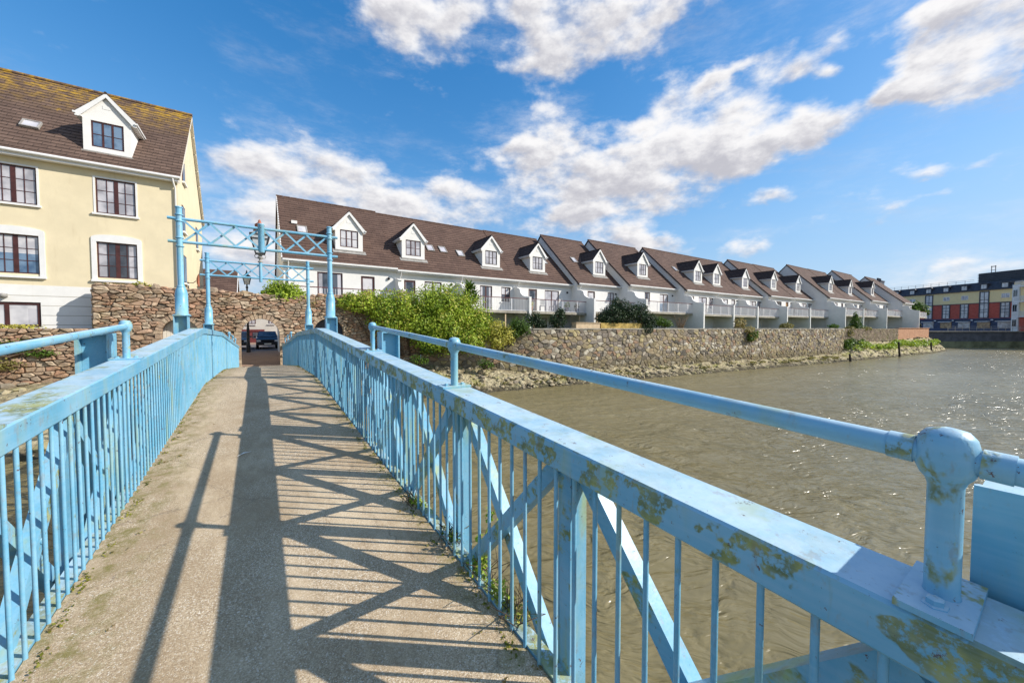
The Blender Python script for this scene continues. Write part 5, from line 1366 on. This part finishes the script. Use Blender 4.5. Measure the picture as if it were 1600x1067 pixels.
w = bpy.data.worlds.new('World'); scene.world = w; w.use_nodes = True
t = NT(w); t.n.clear()
sky = t.n.new('ShaderNodeTexSky'); sky.sky_type = 'NISHITA'; sky.sun_disc = False
sky.sun_elevation = math.asin(SD.z); sky.sun_rotation = math.atan2(SD.x, SD.y); sky.air_density = 1.0; sky.dust_density = .3; sky.ozone_density = 3.0
gen = t.node('ShaderNodeTexCoord').outputs['Generated']
SKY_K = .10
soft = t.vmath('DIVIDE', sky.outputs[0], t.vmath('MULTIPLY_ADD', sky.outputs[0], (.12,.12,.11), (1,1,1)).outputs[0]).outputs[0]
hs = t.node('ShaderNodeHueSaturation', Hue=.502, Saturation=1.42, Value=1.66, Color=soft)
haze_ = t.mix(t.ramp(t.node('ShaderNodeSeparateXYZ', Vector=gen).outputs[2], .0, .42, .62, 0), hs.outputs[0], (1.85, 2.95, 4.5))
bg1 = t.node('ShaderNodeBackground', Color=haze_, Strength=SKY_K)
# drifting clouds: soft lumps laid out by azimuth and elevation, broken up by fractal noise
sx = t.node('ShaderNodeSeparateXYZ', Vector=gen)
az = t.math('ARCTAN2', sx.outputs[0], sx.outputs[1]); el = t.math('ARCSINE', sx.outputs[2])
flat = t.vmath('MULTIPLY', gen, (1, 1, 1.9)).outputs[0]
wn = t.noise(flat, 5.5, 5, .6, out=1)
ae = t.node('ShaderNodeCombineXYZ', X=az, Y=el)
aw = t.vmath('ADD', ae.outputs[0], t.vmath('MULTIPLY', t.vmath('SUBTRACT', wn, (.5,.5,.5)).outputs[0], (.16,.12,0)).outputs[0]).outputs[0]
BLOBS = [tuple(float(q) for q in r.split(',')) for r in '''0.2726,0.6625,0.0595,0.0475,0.75;0.3641,0.6557,0.1017,0.0591,1.05;0.4521,0.683,0.0647,0.043,0.7;0.3475,0.5755,0.0702,0.0443,0.5;0.641,0.6872,0.0985,0.0575,1.0;0.6742,0.6151,0.0903,0.0484,0.85;0.811,0.6614,0.1563,0.0636,1.1;0.9686,0.657,0.1068,0.0375,1.0;0.9116,0.5923,0.0746,0.037,0.55;1.0801,0.5204,0.0414,0.0282,0.75;1.148,0.5287,0.0658,0.0248,1.0;1.2277,0.4934,0.0537,0.0265,1.0;1.2874,0.4661,0.0274,0.0201,0.8;1.2921,0.5339,0.0338,0.0258,0.6;1.1192,0.4639,0.0622,0.0227,0.55;1.1679,0.4353,0.041,0.0227,0.45;0.5915,0.4144,0.0835,0.0524,0.9;0.7046,0.4629,0.0691,0.0678,1.15;0.7412,0.3754,0.1385,0.0678,1.0;0.8918,0.391,0.1369,0.0673,1.2;1.0219,0.4307,0.0827,0.0678,1.15;1.0962,0.3612,0.0898,0.0633,1.1;0.9155,0.3152,0.1278,0.0427,0.9;1.1693,0.3711,0.0528,0.0336,0.65;1.2619,0.3827,0.0636,0.0378,1.15;0.9927,0.5071,0.0451,0.0276,0.65;1.3554,0.3891,0.0278,0.0204,0.75;1.4081,0.3966,0.0536,0.0322,1.26;1.4656,0.4052,0.0531,0.0342,1.2;1.5068,0.4162,0.0346,0.0602,1.2;1.4829,0.4765,0.0654,0.0389,1.32;1.4177,0.4567,0.0381,0.0343,0.9;1.4271,0.5078,0.0558,0.036,1.02;1.4054,0.2777,0.0285,0.0158,0.6;1.4766,0.2639,0.035,0.0137,0.6;1.413,0.2258,0.0343,0.014,0.6;1.1832,0.2653,0.0533,0.0193,0.75;1.3576,0.2089,0.0262,0.0208,0.65;0.0998,0.3699,0.1326,0.0437,0.85;-0.0045,0.3346,0.0965,0.045,0.7;0.2088,0.3338,0.1038,0.0474,0.7;0.0354,0.2751,0.1309,0.0542,0.75;0.4172,0.3599,0.0664,0.0361,0.7;0.4413,0.2921,0.1375,0.0589,1.0;0.2978,0.3008,0.0923,0.0434,0.6;0.7664,0.2713,0.1218,0.0517,1.0;0.9761,0.2018,0.0608,0.0417,1.0;0.8784,0.2148,0.0774,0.0337,0.8;1.1436,0.172,0.0514,0.0277,0.95;-0.0025,0.1567,0.1115,0.0935,1.1;1.4909,0.1057,0.0591,0.0207,0.8;1.4167,0.0869,0.0547,0.0182,0.9'''.split(';')]
S1 = None; S2 = None
for (a, e, ra, re_, wt) in BLOBS:
    v = t.vmath('MULTIPLY_ADD', aw, (.95/ra, .95/re_, 0), (-.95*a/ra, -.95*e/re_, 0)).outputs[0]
    ln = t.vmath('DOT_PRODUCT', v, v).outputs[1]
    f = t.math('MULTIPLY', t.math('POWER', 2.718, t.math('MULTIPLY', ln, -1.1)), wt)
    g = t.math('MULTIPLY', f, t.vmath('DOT_PRODUCT', v, (0,1,0)).outputs[1])
    S1 = f if S1 is None else t.math('ADD', S1, f); S2 = g if S2 is None else t.math('ADD', S2, g)
# broken cloud added out of view, behind and overhead, for neutral fill light
S0 = S1
S1 = t.math('ADD', S1, t.ramp(t.vmath('DOT_PRODUCT', gen, (-.56, -.83, .1)).outputs[1], .0, .6, 0, .62))
S1 = t.math('ADD', S1, t.ramp(sx.outputs[2], .80, .97, 0, .5))
n1 = t.noise(flat, 9.0, 9, .58)
n2 = t.noise(t.vmath('ADD', flat, (.012,-.010,.022)).outputs[0], 9.0, 6, .62)
dens = t.math('ADD', t.math('MINIMUM', S1, 1.22), t.math('MULTIPLY', t.math('SUBTRACT', n1, .5), 2.5))
alpha = t.ramp(dens, .30, 1.22)
wisp = t.ramp(t.noise(t.vmath('MULTIPLY', gen, (1,1,3.2)).outputs[0], 3.2, 10, .70), .46, .80, 0, .55)
alpha = t.math('MAXIMUM', alpha, t.math('MULTIPLY', wisp, t.ramp(S1, .0, .35, .45, 1)))
pos = t.math('DIVIDE', S2, t.math('ADD', S0, .08))
lit = t.math('ADD', t.math('MULTIPLY', t.math('SUBTRACT', n1, n2), 2.1), t.math('MULTIPLY', pos, .42))
lit = t.math('SUBTRACT', lit, t.ramp(dens, .8, 1.7, 0, .28))
ccol = t.mix(t.ramp(lit, -.5, .25), (.335, .335, .37), (.585, .58, .585))
bg2 = t.node('ShaderNodeBackground', Color=ccol, Strength=1.0)
mx = t.n.new('ShaderNodeMixShader'); t.link(alpha, mx.inputs[0]); t.link(bg1.outputs[0], mx.inputs[1]); t.link(bg2.outputs[0], mx.inputs[2])
out = t.n.new('ShaderNodeOutputWorld'); t.link(mx.outputs[0], out.inputs['Surface'])

vs = scene.view_settings; vs.view_transform = 'Standard'; vs.look = 'None'; vs.exposure = 0.74; vs.gamma = 1.0
scene.cycles.use_denoising = True
scene.cycles.max_bounces = 6; scene.cycles.diffuse_bounces = 3; scene.cycles.transparent_max_bounces = 4
scene.cycles.caustics_reflective = False; scene.cycles.caustics_refractive = False
